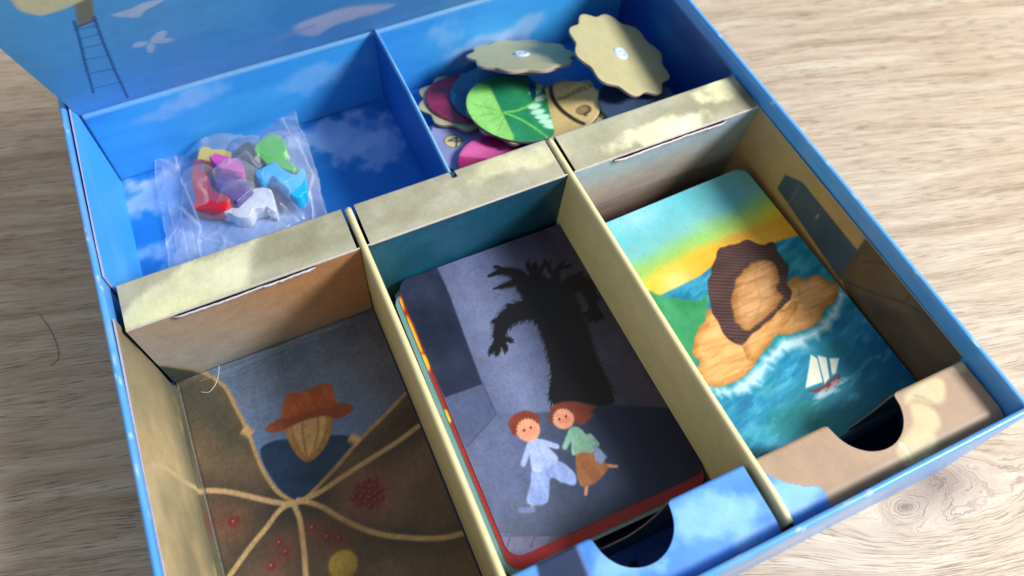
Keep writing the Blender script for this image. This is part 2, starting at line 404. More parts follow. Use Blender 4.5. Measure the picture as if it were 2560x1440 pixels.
def p_flap(U, V):
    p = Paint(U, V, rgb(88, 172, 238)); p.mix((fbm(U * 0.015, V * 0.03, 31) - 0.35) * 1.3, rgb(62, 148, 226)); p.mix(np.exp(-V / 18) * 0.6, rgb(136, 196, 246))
    F = pfl.pts
    for px, rx, ry, a, sd, op in (((600, 130), 40, 8, 12, 2, .35), ((400, 215), 36, 5, 8, 3, .35), ((1000, 20), 40, 6, 10, 8, .4)):
        p.cloud(pfl.uv(*px), rx, ry, a, rgb(120, 165, 232), op, 0.05, sd)
    # long cloud
    p.poly(catmull(F([(735, 62), (760, 48), (800, 34), (860, 15), (930, 8), (985, 8), (940, 28), (880, 45), (830, 62), (790, 84), (750, 82)])), rgb(206, 212, 244), 2.0, 0.95)
    p.cloud(pfl.uv(740, 75), 12, 3, 10, rgb(150, 180, 235), 0.5, 0.1, 4)
    # wing-like wisp and small butterfly-like cloud
    p.poly(catmull(F([(275, 32), (320, 18), (360, 2), (410, -6), (390, 8), (362, 22), (345, 38), (310, 38)])), rgb(190, 212, 246), 0.6, 0.9)
    for q in ([(372, 98), (392, 76), (412, 72), (414, 82), (395, 98)], [(375, 99), (405, 90), (436, 94), (410, 103), (385, 103)], [(372, 102), (385, 108), (383, 122), (371, 127), (364, 112)], [(368, 99), (345, 99), (330, 106), (335, 113), (358, 110)]):
        p.poly(catmull(F(q), 5), rgb(190, 214, 248), 0.5, 0.9)
    # rope ladder below a small khaki tower, pale rounded shape in the corner
    p.poly(F([(180, -10), (228, -14), (233, 42), (193, 60)]), rgb(128, 126, 88), 0.5)
    p.stroke(F([(193, 60), (236, 44)]), 1.2, rgb(96, 66, 52), 0.4)
    p.stroke(F([(182, 46), (196, 90), (210, 150), (232, 228)]), 0.8, rgb(16, 62, 124), 0.3, 0.9)
    p.stroke(F([(232, 35), (254, 95), (285, 170), (318, 240)]), 0.8, rgb(16, 62, 124), 0.3, 0.9)
    for a, b in (((190, 68), (240, 58)), ((197, 90), (248, 80)), ((204, 115), (258, 103)), ((212, 143), (268, 133)), ((222, 178), (285, 166)), ((231, 216), (302, 200))):
        p.stroke(F([a, b]), 0.55, rgb(18, 70, 136), 0.3, 0.85)
    p.poly(catmull(F([(20, -40), (35, 5), (60, 22), (100, 30), (135, 22), (175, 8), (215, -20), (120, -80)])), rgb(222, 218, 168), 0.6)
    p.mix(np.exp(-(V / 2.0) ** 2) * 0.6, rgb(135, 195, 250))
    wr = np.exp(-((V - 2.8 - 0.8 * np.sin(U * 0.07)) / 0.35) ** 2) * (vnoise(U * 0.15, V * 0, 3) > 0.35) * 0.5
    p.mix(wr, rgb(190, 215, 245))
    p.grain(0.02, 1.6, 9, 0.015); return p.out()
def w_flap(U, V):
    H = 0.9 * np.exp(-V / 2.5) * (1 + 0.3 * np.sin(U * 0.05)) + 2.5 * np.sin(U / 270 * math.pi) * (V / 130) ** 2
    return U, V, -H + 0.9
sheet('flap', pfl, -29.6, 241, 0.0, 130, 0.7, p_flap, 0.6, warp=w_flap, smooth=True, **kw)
# side panels: rear pair (blue) and front pair
def p_side_l(U, V):
    p = Paint(U, V, rgb(70, 172, 238)); p.mix((fbm(U * 0.02, V * 0.05, 41) - 0.45) * 1.4, rgb(110, 190, 240)); p.grain(.012, 2, 2); return p.out()
psl = Plane((-30.1, 0, 0), (0, 1, 0), (0, 0, 1))            # normal +x
def w_sl(U, V): return U, V, 0.9 * np.clip((60 - V) / 60, 0, 1) + 0.25 * np.sin(U * 0.05)
sheet('side_panel', psl, 181.5, 273.0, ZBF - .5, 65.5, 1.0, p_side_l, 0.7, warp=w_sl, smooth=True, edge=(196, 188, 206), **kw)
def p_side_lf(U, V):
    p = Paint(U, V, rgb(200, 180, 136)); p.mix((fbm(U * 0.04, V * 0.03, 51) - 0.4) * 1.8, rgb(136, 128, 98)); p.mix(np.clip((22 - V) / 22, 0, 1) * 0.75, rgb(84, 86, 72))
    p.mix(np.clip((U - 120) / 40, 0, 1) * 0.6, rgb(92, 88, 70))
    p.mix(np.clip((fbm(U * 0.06, V * 0.05, 57) - 0.55) * 3, 0, .6), rgb(190, 166, 118))
    p.stroke(catmull(psl.pts([(366, 1170), (395, 1164), (420, 1175), (450, 1200), (485, 1222), (505, 1228)]), 6, False), 2.2, rgb(205, 184, 138), 0.5)
    p.stroke([(u, 12 + 1.2 * math.sin(u * .06)) for u in range(30, 150, 6)], 0.35, rgb(190, 190, 175), 0.3, 0.4)
    p.grain(.03, 1.5, 2, 0.02); return p.out()
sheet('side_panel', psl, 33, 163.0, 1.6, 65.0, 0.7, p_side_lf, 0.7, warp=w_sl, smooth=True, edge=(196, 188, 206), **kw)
psr = Plane((240.45, 0, 0), (0, -1, 0), (0, 0, 1))           # normal -x
def p_side_r(U, V):
    p = Paint(U, V, rgb(18, 66, 142)); p.mix((fbm(U * 0.03, V * 0.05, 61) - 0.45) * 2, rgb(40, 110, 180)); p.glow(psr.uv(1790, 120), 12, 9, 0, rgb(70, 130, 165), .6)
    p.mix(np.clip((psr.uv(1700, 0)[0] + 20 - U) / -30 + 0, 0, 1) * 0.0, 0); p.grain(.012, 2, 2); return p.out()
sheet('side_panel', psr, -273.5, -182.5, ZBF - .5, 60.6, 1.0, p_side_r, 0.5, edge=(150, 160, 175), **kw)
def p_side_rf(U, V):
    F = psr.pts
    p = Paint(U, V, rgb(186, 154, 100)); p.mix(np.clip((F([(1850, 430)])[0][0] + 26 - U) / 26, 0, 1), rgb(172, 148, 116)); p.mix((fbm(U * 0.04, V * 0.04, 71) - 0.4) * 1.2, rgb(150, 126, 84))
    p.poly(F([(1943, 470), (1963, 437), (2000, 452), (2010, 460), (2155, 640), (2100, 700)]), rgb(66, 82, 98), 0.4, 1, lambda u, v, d: (fbm(u * .1, v * .1, 3) - .5) * .08)
    p.stroke(F([(1998, 460), (1970, 515)]), 0.5, rgb(120, 130, 140), 0.3, 0.6)
    p.stroke(F([(2040, 548), (2046, 536)]), 0.6, rgb(170, 180, 185), 0.3, 0.8)
    p.poly(F([(2170, 585), (2140, 630), (2100, 690), (2230, 980), (2500, 960), (2450, 880), (2300, 690), (2215, 620)]), rgb(92, 78, 62), 0.5, 1, lambda u, v, d: (fbm(u * .08, v * .08, 13) - .5) * .16)
    p.poly(catmull(F([(2150, 640), (2185, 650), (2215, 660), (2230, 650), (2260, 690), (2290, 720), (2270, 780), (2180, 740), (2140, 700)])), rgb(112, 92, 66), 0.6, .7)
    p.stroke(catmull(F([(2155, 655), (2190, 655), (2225, 668), (2262, 680), (2285, 715), (2262, 755)]), 5, False), 0.6, rgb(58, 50, 44), 0.5, 0.7)
    p.stroke(catmull(F([(2120, 705), (2190, 735), (2260, 757), (2330, 800)]), 5, False), 0.7, rgb(54, 48, 44), 0.5, 0.6)
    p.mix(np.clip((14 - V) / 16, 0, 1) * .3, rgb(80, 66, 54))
    p.grain(.025, 1.5, 2, 0.01); return p.out()
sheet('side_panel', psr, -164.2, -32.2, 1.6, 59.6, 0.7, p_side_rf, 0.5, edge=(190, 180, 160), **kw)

# rear ledge: hollow bridge with a printed top, three front faces, a back face
plt_ = Plane((0, 0, ZL), (1, 0, 0), (0, 1, 0))
KH = rgb(184, 180, 156)
def p_ledge(U, V):
    F = plt_.uv
    p = Paint(U, V, KH); p.mix((fbm(U * 0.05, V * 0.09, 81, 5) - 0.4) * 1.8, rgb(150, 146, 112)); p.mix((fbm(U * 0.03, V * 0.05, 88, 5) - 0.5) * 2.2, rgb(196, 192, 162))
    hi = rgb(226, 226, 184)
    P = catmull([F(*q) for q in ((300, 820), (320, 770), (345, 745), (385, 715), (415, 700), (435, 680), (470, 655), (520, 650), (570, 628), (610, 612), (640, 592), (650, 596), (630, 620), (622, 645), (628, 665), (618, 690), (615, 715), (560, 735), (480, 765), (400, 800))], 8)
    P = [q + 0.7 * np.array([math.sin(i * 1.9), math.cos(i * 2.7)]) * (0.4 + random.random()) for i, q in enumerate(P)]
    random.seed(4)
    p.poly(P, hi, 0.9, 0.85)
    p.glow(F(570, 690), 9, 6, 0, rgb(245, 242, 205), .8); p.glow(F(420, 770), 16, 4, 0, rgb(238, 238, 180), .6)
    p.poly(catmull([F(*q) for q in ((655, 590), (700, 575), (760, 560), (800, 545), (790, 600), (720, 650), (660, 670), (628, 672), (640, 640))], 6), rgb(140, 136, 106), 2.5, .55)
    p.cloud(F(1270, 410), 24, 7, 0, rgb(228, 224, 180), .8, 0.08, 3); p.cloud(F(1380, 390), 16, 6, 0, rgb(226, 222, 178), .7, .08, 6)
    p.cloud(F(1640, 330), 26, 6.5, 0, rgb(244, 240, 196), .95, 0.08, 5, 4); p.cloud(F(1700, 315), 14, 5, 0, rgb(248, 244, 204), .9, 0.08, 15, 4)
    p.cloud(F(1790, 225), 13, 7, 0, rgb(238, 236, 186), .95, 0.08, 7, 3.5)
    p.glow(F(1870, 240), 9, 12, 0, rgb(96, 88, 70), .75); p.glow(F(1480, 340), 10, 6, 0, rgb(170, 168, 132), .6)
    wr = np.clip(1 - (V - YF_) / .5, 0, 1) * (.35 + .6 * (vnoise(U * .35, V * 0, 7) > .6)); p.mix(wr, rgb(226, 220, 208)); p.mix(np.clip(1 - (YB_ - V) / .4, 0, 1) * (vnoise(U * .3, V * 0, 17) > .55) * .6, rgb(222, 218, 206))
    p.grain(.03, 1.4, 5, .012); return p.out()
def slot_profile(x):                                      # back edge of the ledge top: notches for the dividers
    y = np.full_like(x, YB_)
    return y
def w_ledge(U, V):
    H = -0.9 * np.clip((V - (YB_ - 0.9)) / 0.9, 0, 1) ** 2 + 0.35 * np.sin(U * 0.023 + 1) * 0
    return U, V, H
def ledge_piece(u0, u1, front, name='ledge_top', back=YB_):
    sheet(name, plt_, u0, u1, front, back, 0.6, p_ledge, 0.6, warp=w_ledge, smooth=True, edge=(205, 198, 190), **kw)
# top pieces between the divider slots; the short back strip bridges behind the slot of each divider
ledge_piece(-28.2, X1 - 2.4, YF_); ledge_piece(X1 + 2.9, XD - 1.0, YF_); ledge_piece(XD + 1.4, X2 - 2.6, YF_)
ledge_piece(XD - 0.98, XD + 1.38, YF_, back=YB_ - 4.0)
ledge_piece(X2 + 2.4, 240.2, YF_)
def pface(x0, x1, paint, name='ledge_face'):
    pl = Plane((0, YF_, ZL), (1, 0, 0), (0, -5.2, 58.4)); pl.o = V3(0, YF_ + 5.2, ZCF)  # slanting back to the floor
    ln = math.hypot(5.2, ZL - ZCF)
    sheet(name, pl, x0, x1, 0.2, ln - 0.02, 0.8, lambda U, V: paint(U, V, pl, ln), 0.6, edge=(205, 198, 190), **kw); return pl
def pa_l(U, V, pl, ln):
    t = V / ln
    p = Paint(U, V, rgb(176, 172, 166)); p.mix(np.clip((U + 24) / 70 + (t - .5) * .6, 0, 1), rgb(198, 150, 108)); p.mix(np.clip((U - 20) / 50, 0, 1) * .6, rgb(170, 112, 76))  # right part also painted darker, where the divider's shade falls
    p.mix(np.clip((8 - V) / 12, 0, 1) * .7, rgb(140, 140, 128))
    P = [pl.uv(*q) for q in ((350, 905), (400, 914), (450, 922), (492, 930), (540, 945), (600, 985), (500, 1010), (400, 1000))]
    p.poly(catmull(P, 6), rgb(72, 78, 68), .5); p.stroke(catmull([pl.uv(*q) for q in ((385, 914), (430, 915), (470, 922), (505, 935))], 6, False), 0.7, rgb(170, 140, 100), .4)
    p.grain(.03, 1.4, 6, .03); return p.out()
def pa_m(U, V, pl, ln):
    p = Paint(U, V, rgb(22, 84, 112)); p.mix(np.clip((80 - U) / 20, 0, 1) * .7, rgb(52, 70, 70)); p.mix((fbm(U * .06, V * .06, 3) - .45) * 2, rgb(30, 104, 136)); p.mix(np.clip((U - 100) / 50, 0, 1) * .6, rgb(16, 48, 66))
    rg = np.random.default_rng(5)
    for _ in range(30): p.ell((62 + rg.random() * 86, rg.random() * 58), .22, .22, 0, rgb(140, 175, 190), .15, .7)
    p.grain(.03, 1.4, 6, .05); return p.out()
def pa_r(U, V, pl, ln):
    p = Paint(U, V, rgb(176, 166, 158)); p.mix(np.clip((V - 36) / 20, 0, 1) * .8, rgb(158, 186, 212)); p.mix(np.clip((24 - V) / 26, 0, 1), rgb(122, 96, 80)); p.mix(np.clip((U - 205) / 30, 0, 1) * .5, rgb(120, 146, 158))
    for k in range(4): p.stroke([(u, 14 + k * 2.2 + 1.1 * math.sin(u * .09 + k)) for u in range(150, 240, 4)], .5, rgb(70, 50, 44), .4, .5)
    p.grain(.03, 1.4, 7, .02); return p.out()
PL1 = pface(-28.2, X1 - 1.4, pa_l); pface(X1 + 1.5, X2 - 1.6, pa_m); pface(X2 + 1.4, 240.2, pa_r)
pbk = Plane((0, YB_ - .05, 0), (-1, 0, 0), (0, 0, 1))
for a, b in ((28.2, -X1 + 2.4), (-X1 - 2.9, -XD + 1.0), (-XD - 1.4, -X2 + 2.6), (-X2 - 2.4, -239.6)):
    u0, u1 = min(a, b), max(a, b)
    sheet('ledge_back_face', pbk, u0, u1, 1.6, ZL - .95, 3.0, sky_print([], rgb(30, 100, 190)), 0.6, **kw)
# torn tab slots along the front edge of the ledge, with curled paper lips
def tab_slot(x0, x1, seed):
    rg = np.random.default_rng(seed); n = 60; xs = np.linspace(x0, x1, n)
    y = YF_ - 1.0 - 0.12 * np.convolve(rg.normal(size=n + 8), np.ones(9) / 3, 'valid'); V = []; C = []
    D = 0.55 + 0.12 * np.abs(np.convolve(rg.normal(size=n + 4), np.ones(5) / 2, 'valid'))
    dark = lin(rgb(28, 18, 20)); wh = lin(rgb(214, 208, 214)); tn = lin(rgb(150, 140, 130))
    for i, x in enumerate(xs):
        endf = min(1, min(i, n - 1 - i) / 3 + .15)
        V += [(x, YF_ + .05, ZL + .02), (x, YF_ - .05, ZL - 1.6), (x, y[i] + .15, ZL - 1.9), (x, y[i] + .2 * (1 - endf), ZL - .25), (x, y[i] - D[i] * .45 * endf, ZL - .05 + .25 * rg.random()), (x, y[i] - D[i] * endf, ZL - .45), (x, y[i] - D[i] * endf + .1, ZL - 1.3)]
        C += [dark, dark, dark, wh * .8, wh, wh * .9, tn]
    F = [[i * 7 + k, i * 7 + k + 1, i * 7 + 8 + k, i * 7 + 7 + k] for i in range(n - 1) for k in range(6)]
    me = mesh_from(V, F, np.array(C), origin=io, name='tab_slot')
    link('tab_slot', me, ins, [M_PRINT])
tab_slot(-11.5, 41.0, 3); tab_slot(168.6, 223.0, 8)
# card compartment floor with printed artwork (plain stand-in composition)
pc = Plane((0, 0, ZCF), (1, 0, 0), (0, 1, 0))
def p_art(U, V):
    F = pc.pts
    p = Paint(U, V, rgb(122, 100, 76)); p.mix((fbm(U * .03, V * .04, 91) - .35) * 1.8, rgb(96, 80, 62)); p.mix((fbm(U * .06, V * .05, 94) - .5) * 2, rgb(142, 118, 88))
    cords = [[(1275, 1290), (1172, 1328), (1100, 1345), (1020, 1344), (940, 1333), (860, 1300), (800, 1265), (745, 1250)], [(1170, 1000), (1062, 1055), (1000, 1100), (930, 1145), (860, 1190), (800, 1230), (745, 1255)],
             [(505, 1226), (560, 1228), (620, 1240), (690, 1256), (740, 1260)], [(570, 1445), (620, 1375), (665, 1320), (700, 1275), (730, 1258)], [(765, 1450), (762, 1400), (757, 1350), (750, 1300), (735, 1262)]]
    for c in cords: p.stroke(catmull(F(c), 6, False), 13, rgb(52, 50, 46), 6, 0.6)
    # grey-blue sky area between two hill outlines
    sky = F([(505, 930), (560, 965), (590, 1020), (620, 1080), (650, 1160), (690, 1225), (735, 1255), (765, 1250), (830, 1180), (900, 1100), (960, 1040), (1010, 985), (1100, 900), (1060, 740), (800, 790), (480, 900)])
    lf = F([(380, 905), (505, 930), (560, 965), (590, 1020), (620, 1080), (640, 1130), (560, 1140), (430, 1000)])
    p.poly(lf, rgb(74, 74, 62), 6, .9); rt = F([(1100, 900), (1010, 985), (960, 1040), (890, 1110), (920, 1150), (1100, 1060)]); p.poly(rt, rgb(70, 58, 48), 6, .9)
    p.poly(catmull(sky, 5), rgb(104, 124, 154), .5, 1, lambda u, v, d: (fbm(u * .05, v * .05, 3) - .5) * .1)
    top = pc.uv(700, 880)[1]; b0 = pc.uv(700, 1080)[1]
    sk = Paint(U, V, 0); a = np.clip((V - top) / 22, 0, 1); m = p.sdist(sky, U, V) > 0
    p.mix(m * a * .6, rgb(112, 112, 116)); p.mix(m * np.clip((b0 + 20 - V) / 30, 0, 1) * .55, rgb(92, 126, 186))
    p.mix(m * np.clip((U - 30) / 26, 0, 1) * .55, rgb(84, 76, 82))
    # navy bowl shape, plain oval, brown hat with a wide brim (no features)
    p.poly(catmull(F([(655, 1150), (655, 1118), (705, 1098), (760, 1105), (820, 1090), (872, 1090), (885, 1104), (850, 1150), (800, 1205), (758, 1252), (735, 1255), (700, 1225), (672, 1185)]), 5), rgb(28, 56, 88), .5, 1, lambda u, v, d: (fbm(u * .08, v * .2, 7) - .5) * .12)
    p.poly(catmull(F([(712, 1075), (722, 1035), (770, 1018), (825, 1022), (832, 1062), (812, 1120), (770, 1155), (735, 1128)]), 6), rgb(196, 158, 108), .4, 1, lambda u, v, d: np.clip(-.16 + d * .05, -.16, .03))
    for c in ([(740, 1020), (728, 1070), (746, 1120), (768, 1152)], [(762, 1018), (756, 1070), (762, 1115), (771, 1152)], [(790, 1018), (796, 1070), (786, 1118), (773, 1152)], [(812, 1020), (820, 1060), (802, 1115), (775, 1150)]): p.stroke(catmull(F(c), 5, False), .7, rgb(136, 96, 58), .5, .7)
    p.poly(catmull(F([(663, 1072), (690, 1050), (740, 1030), (800, 1015), (850, 1008), (880, 1014), (878, 1030), (840, 1048), (815, 1040), (760, 1052), (710, 1075), (680, 1082)]), 6), rgb(140, 76, 52), .4, 1, lambda u, v, d: (fbm(u * .1, v * .5, 17) - .5) * .1)
    p.poly(catmull(F([(708, 1045), (712, 1000), (720, 985), (765, 978), (800, 962), (828, 962), (834, 985), (840, 1016), (780, 1026)]), 5), rgb(168, 88, 52), .4, 1, lambda u, v, d: (fbm(u * .25, v * .25, 27) - .5) * .14)
    p.stroke(catmull(F([(380, 912), (450, 915), (505, 930), (560, 965), (590, 1020), (620, 1080), (650, 1160), (690, 1225), (740, 1258)]), 6, False), [1.0] * 33 + [2.2] * 16, rgb(176, 146, 104), .35) if False else p.stroke(catmull(F([(380, 912), (450, 915), (505, 930), (560, 965), (590, 1020), (620, 1080), (650, 1160), (690, 1225), (740, 1258)]), 6, False), 1.6, rgb(176, 146, 104), .35)
    p.stroke(catmull(F([(755, 1256), (830, 1180), (900, 1100), (960, 1040), (1012, 985)]), 6, False), 1.5, rgb(168, 138, 98), .35)
    for c in cords: p.stroke(catmull(F(c), 6, False), 2.0, rgb(190, 160, 114), .4)
    for q in ((618, 1078), (885, 1098)): 
        for k in range(3): p.ell(pc.uv(q[0] + k * 7 - 6, q[1] + k * 5 - 4), 2.0, .9, 30, rgb(205, 172, 120), .4)
    rg = np.random.default_rng(2)
    p.glow(pc.uv(915, 1232), 12, 11, 0, rgb(172, 128, 96), .55); p.glow(pc.uv(925, 1235), 8, 8, 0, rgb(96, 40, 36), .7)
    for k in range(19):
        a = k * 2.4; rr = 1.35 * math.sqrt(k + .3); c0 = np.array(pc.uv(920, 1232)) + rr * np.array([math.cos(a), math.sin(a)])
        p.ell(c0, 1.35, 1.2, 0, rgb(104, 40, 42), .3); p.ell(c0 + (-.35, .4), .4, .35, 0, rgb(170, 104, 104), .25, .8)
    for q in ((585, 1305), (517, 1312), (700, 1357), (716, 1380), (680, 1415), (782, 1320), (818, 1342), (848, 1346)):
        s_ = 1.7 if q[0] in (585, 517) else 1.2
        p.glow(pc.uv(*q), 6 * s_ / 1.4, 5.4 * s_ / 1.4, 0, rgb(108, 62, 52), .5); p.ell(pc.uv(*q), 1.25 * s_, 1.25 * s_, 0, rgb(108, 46, 44), .5); p.ell(np.array(pc.uv(*q)) + (-.4, .5), .4, .4, 0, rgb(210, 140, 130), .25, .8)
    p.ell(pc.uv(858, 1412), 5.4, 5.2, 0, rgb(176, 146, 62), .5); p.glow(pc.uv(852, 1408), 3.5, 3.5, 0, rgb(204, 176, 92), .6)
    p.stroke([(-27.2, v + .0) for v in range(30, 166, 4)], .8, rgb(132, 134, 128), .3, .8); p.stroke([(-26.5, v) for v in range(30, 166, 4)], .5, rgb(40, 40, 38), .3, .7)
    for k in range(5):
        P = [(u, 163.2 - k * 1.1 - .5 * math.sin(u * .11 + k * 2) - max(0, 20 - u) * .03 * k) for u in range(-24 + k * 6, 50 - k * 7, 3)]
        p.stroke(P, .3, rgb(196, 198, 196), .25, .5 - .06 * k)
    p.grain(.05, 1.3, 12, .07); return p.out()
def w_art(U, V): return U, V, 0.5 * np.exp(-((V - 163.2) / 1.2) ** 2) * (1 + .5 * np.sin(U * .2)) + 0.15 * np.sin(U * 0.07)
sheet('card_floor', pc, -27.6, X1 - 1.2, 31.5, 164.3, 0.42, p_art, 0.7, warp=w_art, edge=(170, 160, 148), smooth=True, **kw)
def p_dk(U, V):
    p = Paint(U, V, rgb(60, 60, 62)); p.mix(np.clip((U + 18) / 10, 0, 1), rgb(34, 50, 82)); p.mix(np.clip((34 - V) / 2, 0, 1) * (U < 149), rgb(70, 130, 225)); p.poly(catmull(pc.pts([(1572, 1402), (1590, 1398), (1596, 1415), (1586, 1432), (1576, 1425)]), 4), rgb(20, 24, 40), .4); p.grain(.04); return p.out()
pst = Plane((0, 0, 1.6), (1, 0, 0), (0, 1, 0))
def p_strip(U, V):
    p = Paint(U, V, rgb(104, 102, 82)); p.mix((fbm(U * .1, V * .05, 3) - .4) * 2, rgb(80, 80, 68)); p.glow((-29, pc.uv(512, 1312)[1]), 5, 6, 0, rgb(128, 76, 68), .7); p.stroke([(-32, pc.uv(490, 1222)[1]), (-26, pc.uv(520, 1228)[1])], 2, rgb(190, 165, 120), .4); p.grain(.04); return p.out()
sheet('floor_strip', pst, -31.2, -26.6, 31.5, 163.5, .6, p_strip, .3, **kw)
sheet('card_floor', pc, X1 + 1.3, X2 - 1.4, 8.6, 164.3, 2.0, p_dk, 0.5, **kw)
sheet('card_floor', pc, X2 + 1.3, 240.8, 8.6, 164.3, 2.0, p_dk, 0.5, **kw)
# front ledge with finger notches
ZG = 58.8; pg = Plane((0, 0, ZG), (0, 1, 0), (-1, 0, 0))      # rows run along x: u = y, v = -x, normal +z
YG = 31.3
def notch(x):
    y = np.full_like(x, YG)
    for xc, r, cy in ((104.8, 13.6, 30.3), (195.2, 13.9, 30.3)):
        d = np.abs(x - xc); m = d < r + 2.2
        depth = np.sqrt(np.clip(r * r - np.minimum(d, r) ** 2, 0, None))
        ycut = cy - depth
        round_ = YG - np.clip((r + 2.2 - d) / 2.2, 0, 1) ** 2 * 1.2
        y = np.where(m, np.where(d < r, np.minimum(ycut, YG), round_), y)
    return y
def p_front(U, V):                                             # U = y, V = -x
    F = pg.pts; p = Paint(U, V, rgb(166, 140, 116)); n = fbm(U * .05, V * .05, 101, 4)
    p.mix((n - .4) * 1.6, rgb(182, 154, 128)); cr = rgb(204, 192, 150)
    for c in ([(2265, 985), (2300, 960), (2340, 945), (2362, 960), (2360, 1000), (2330, 1010), (2290, 1000), (2262, 1010)], [(2275, 1010), (2310, 1010), (2340, 1030), (2352, 1060), (2335, 1085), (2310, 1110), (2290, 1130), (2250, 1110), (2282, 1060)], [(2375, 920), (2410, 900), (2415, 925), (2398, 932)], [(2240, 1125), (2300, 1085), (2340, 1090), (2330, 1140), (2290, 1170)]):
        p.poly(catmull(F(c), 6), cr, .9, .85)
    p.stroke(catmull(F([(2288, 990), (2320, 1000), (2345, 1020)]), 5, False), 1.0, rgb(160, 136, 112), .6, .6)
    p.stroke(F([(2253, 1112), (2285, 1152)]), [1.6, .4], rgb(226, 216, 190), .3, .9)
    blue = F([(1880, 1140), (1905, 1175), (1935, 1196), (1975, 1210), (2015, 1217), (2050, 1217), (2065, 1235), (2083, 1270), (2090, 1320), (1500, 1700), (1000, 1600), (1200, 1400), (1500, 1280), (1700, 1180), (1860, 1120)])
    p.poly(blue, rgb(78, 142, 226), .5, 1, lambda u, v, d: (fbm(u * .06, v * .04, 111, 4) - .5) * .22)
    for q, rx, ry, sd in (((1760, 1290), 9, 16, 2), ((1850, 1300), 10, 12, 3), ((1960, 1240), 7, 14, 4), ((1560, 1410), 8, 20, 6)):
        c0 = pg.uv(*q); Q = Paint(U, V, 0); m = p.sdist(blue, U, V) > 0; s0 = p.C.copy(); p.cloud(c0, rx, ry, 0, rgb(150, 205, 248), .85, .07, sd); p.C = np.where(m[..., None], p.C, s0)
    p.poly(F([(1340, 1408), (1436, 1352), (1470, 1440), (1360, 1500)]), rgb(40, 54, 86), .6); p.stroke(F([(1436, 1352), (1470, 1432)]), .8, rgb(120, 110, 160), .4, .7)
    p.grain(.02, 1.5, 4, .012); return p.out()
def front_piece(x0, x1):
    n = max(4, int((x1 - x0) / .5)); xs = np.linspace(x0, x1, n); top = notch(xs); k = 46; t = np.linspace(0, 1, k)
    U = 8.7 + (top - 8.7)[:, None] * t[None, :]; Vv = np.tile(-xs[:, None], (1, k))
    H = -1.7 * np.clip((13.5 - U) / 4.8, 0, 1) ** 2 - .8 * np.clip((U - 30.5) / .8, 0, 1) ** 2
    X = pg.o + U[..., None] * pg.eu + Vv[..., None] * pg.ev + H[..., None] * pg.n
    slab('front_ledge', X, p_front(U, Vv), 0.6, pg.n, (92, 84, 80), ins, None, None, io, True)
front_piece(-29, X1 - 1.9); front_piece(X1 + 2.0, X2 - 1.8); front_piece(X2 + 3.2, 239.8)
def front_face(x0, x1):                                         # wall towards the compartments, cut by the notch too
    n = max(4, int((x1 - x0) / .5)); xs = np.linspace(x0, x1, n); dy = YG - notch(xs)
    zt = ZG - .9 - np.clip(dy, 0, 14) * 2.2; X = np.empty((n, 3, 3)); 
    for j, f in enumerate((0, .5, 1)): X[:, j, 0] = xs; X[:, j, 1] = YG - .05; X[:, j, 2] = 1.9 + (zt - 1.9) * f
    C = np.tile(lin(rgb(96, 88, 84)), (n, 3, 1)); slab('front_ledge_face', X, C, 0.6, V3(0, 1, 0), (110, 104, 100), ins, None, None, io)
front_face(-29, X1 - 1.9); front_face(X1 + 2.0, X2 - 1.8); front_face(X2 + 3.2, 239.8)
# dividers: folded board, rounded ridge
def p_div(U, V):
    p = Paint(U, V, rgb(224, 212, 162)); p.mix((fbm(U * .02, V * .1, 7) - .45) * 1.2, rgb(208, 194, 142)); p.grain(.02, 1.5, 4)
    p.mix(np.exp(-((V - 60) / 3) ** 2) * .4, rgb(224, 212, 164)); return p.out()  # highlight along the rounded ridge, painted into the colour
def divider(x0, x1, y0, y1, zt, th=2.9, zend=0.0, name='card_divider', seed=0, paint=p_div, zb=2.2):
    prof = [(-th / 2, zb), (-th / 2, zt - 14), (-th / 2, zt - 1.6)]
    for k in range(9):
        a = math.pi - math.pi * k / 8; prof.append((th / 2 * math.cos(a), zt - th / 2 + th / 2 * math.sin(a)))
    prof += [(th / 2, zt - 1.6), (th / 2, zt - 14), (th / 2, zb)]
    P = []
    for i in range(len(prof) - 1):
        a, b = np.array(prof[i]), np.array(prof[i + 1]); k = max(1, int(np.linalg.norm(b - a) / 2)); P += [a + (b - a) * j / k for j in range(k)]
    P.append(np.array(prof[-1])); P = np.array(P); ys = np.linspace(y0, y1, int((y1 - y0) / 1.5)); t = (ys - y0) / (y1 - y0)
    xc = x0 + (x1 - x0) * t + .5 * np.sin(t * math.pi) * (1 if seed % 2 else -1)
    Z = P[None, :, 1] + (.25 * np.sin(ys * .05 + seed))[:, None] * (P[None, :, 1] > 40) - (zend * np.clip(1 - (ys - y0) / 14, 0, 1) ** 2)[:, None] * (P[None, :, 1] > 40)
    X = np.stack([xc[:, None] + P[None, :, 0] * (1 - .25 * (P[None, :, 1] < 20)), np.tile(ys[:, None], (1, len(P))), Z], -1)
    A = np.tile(P[None, :, 1], (len(ys), 1)); C = paint(np.tile(ys[:, None], (1, len(P))), A)
    r, c = A.shape; idx = np.arange(r * c).reshape(r, c); Q = np.stack([idx[:-1, :-1].ravel(), idx[1:, :-1].ravel(), idx[1:, 1:].ravel(), idx[:-1, 1:].ravel()], 1).tolist()
    Q.append(idx[0].tolist()); Q.append(idx[-1][::-1].tolist())
    me = mesh_from(X.reshape(-1, 3), Q, C.reshape(-1, 3), smooth=True, origin=io, name=name); me.polygons[len(Q) - 1].use_smooth = False; me.polygons[len(Q) - 2].use_smooth = False
    return link(name, me, ins, [M_PRINT])
divider(X1 + .3, X1 + .2, 10.0, YB_ - 1.2, 60.9, 2.8, 1.0, seed=1)
divider(X2 + 1.9, X2 - .3, 9.6, YB_ - 1.0, 61.0, 2.8, 1.6, seed=2)
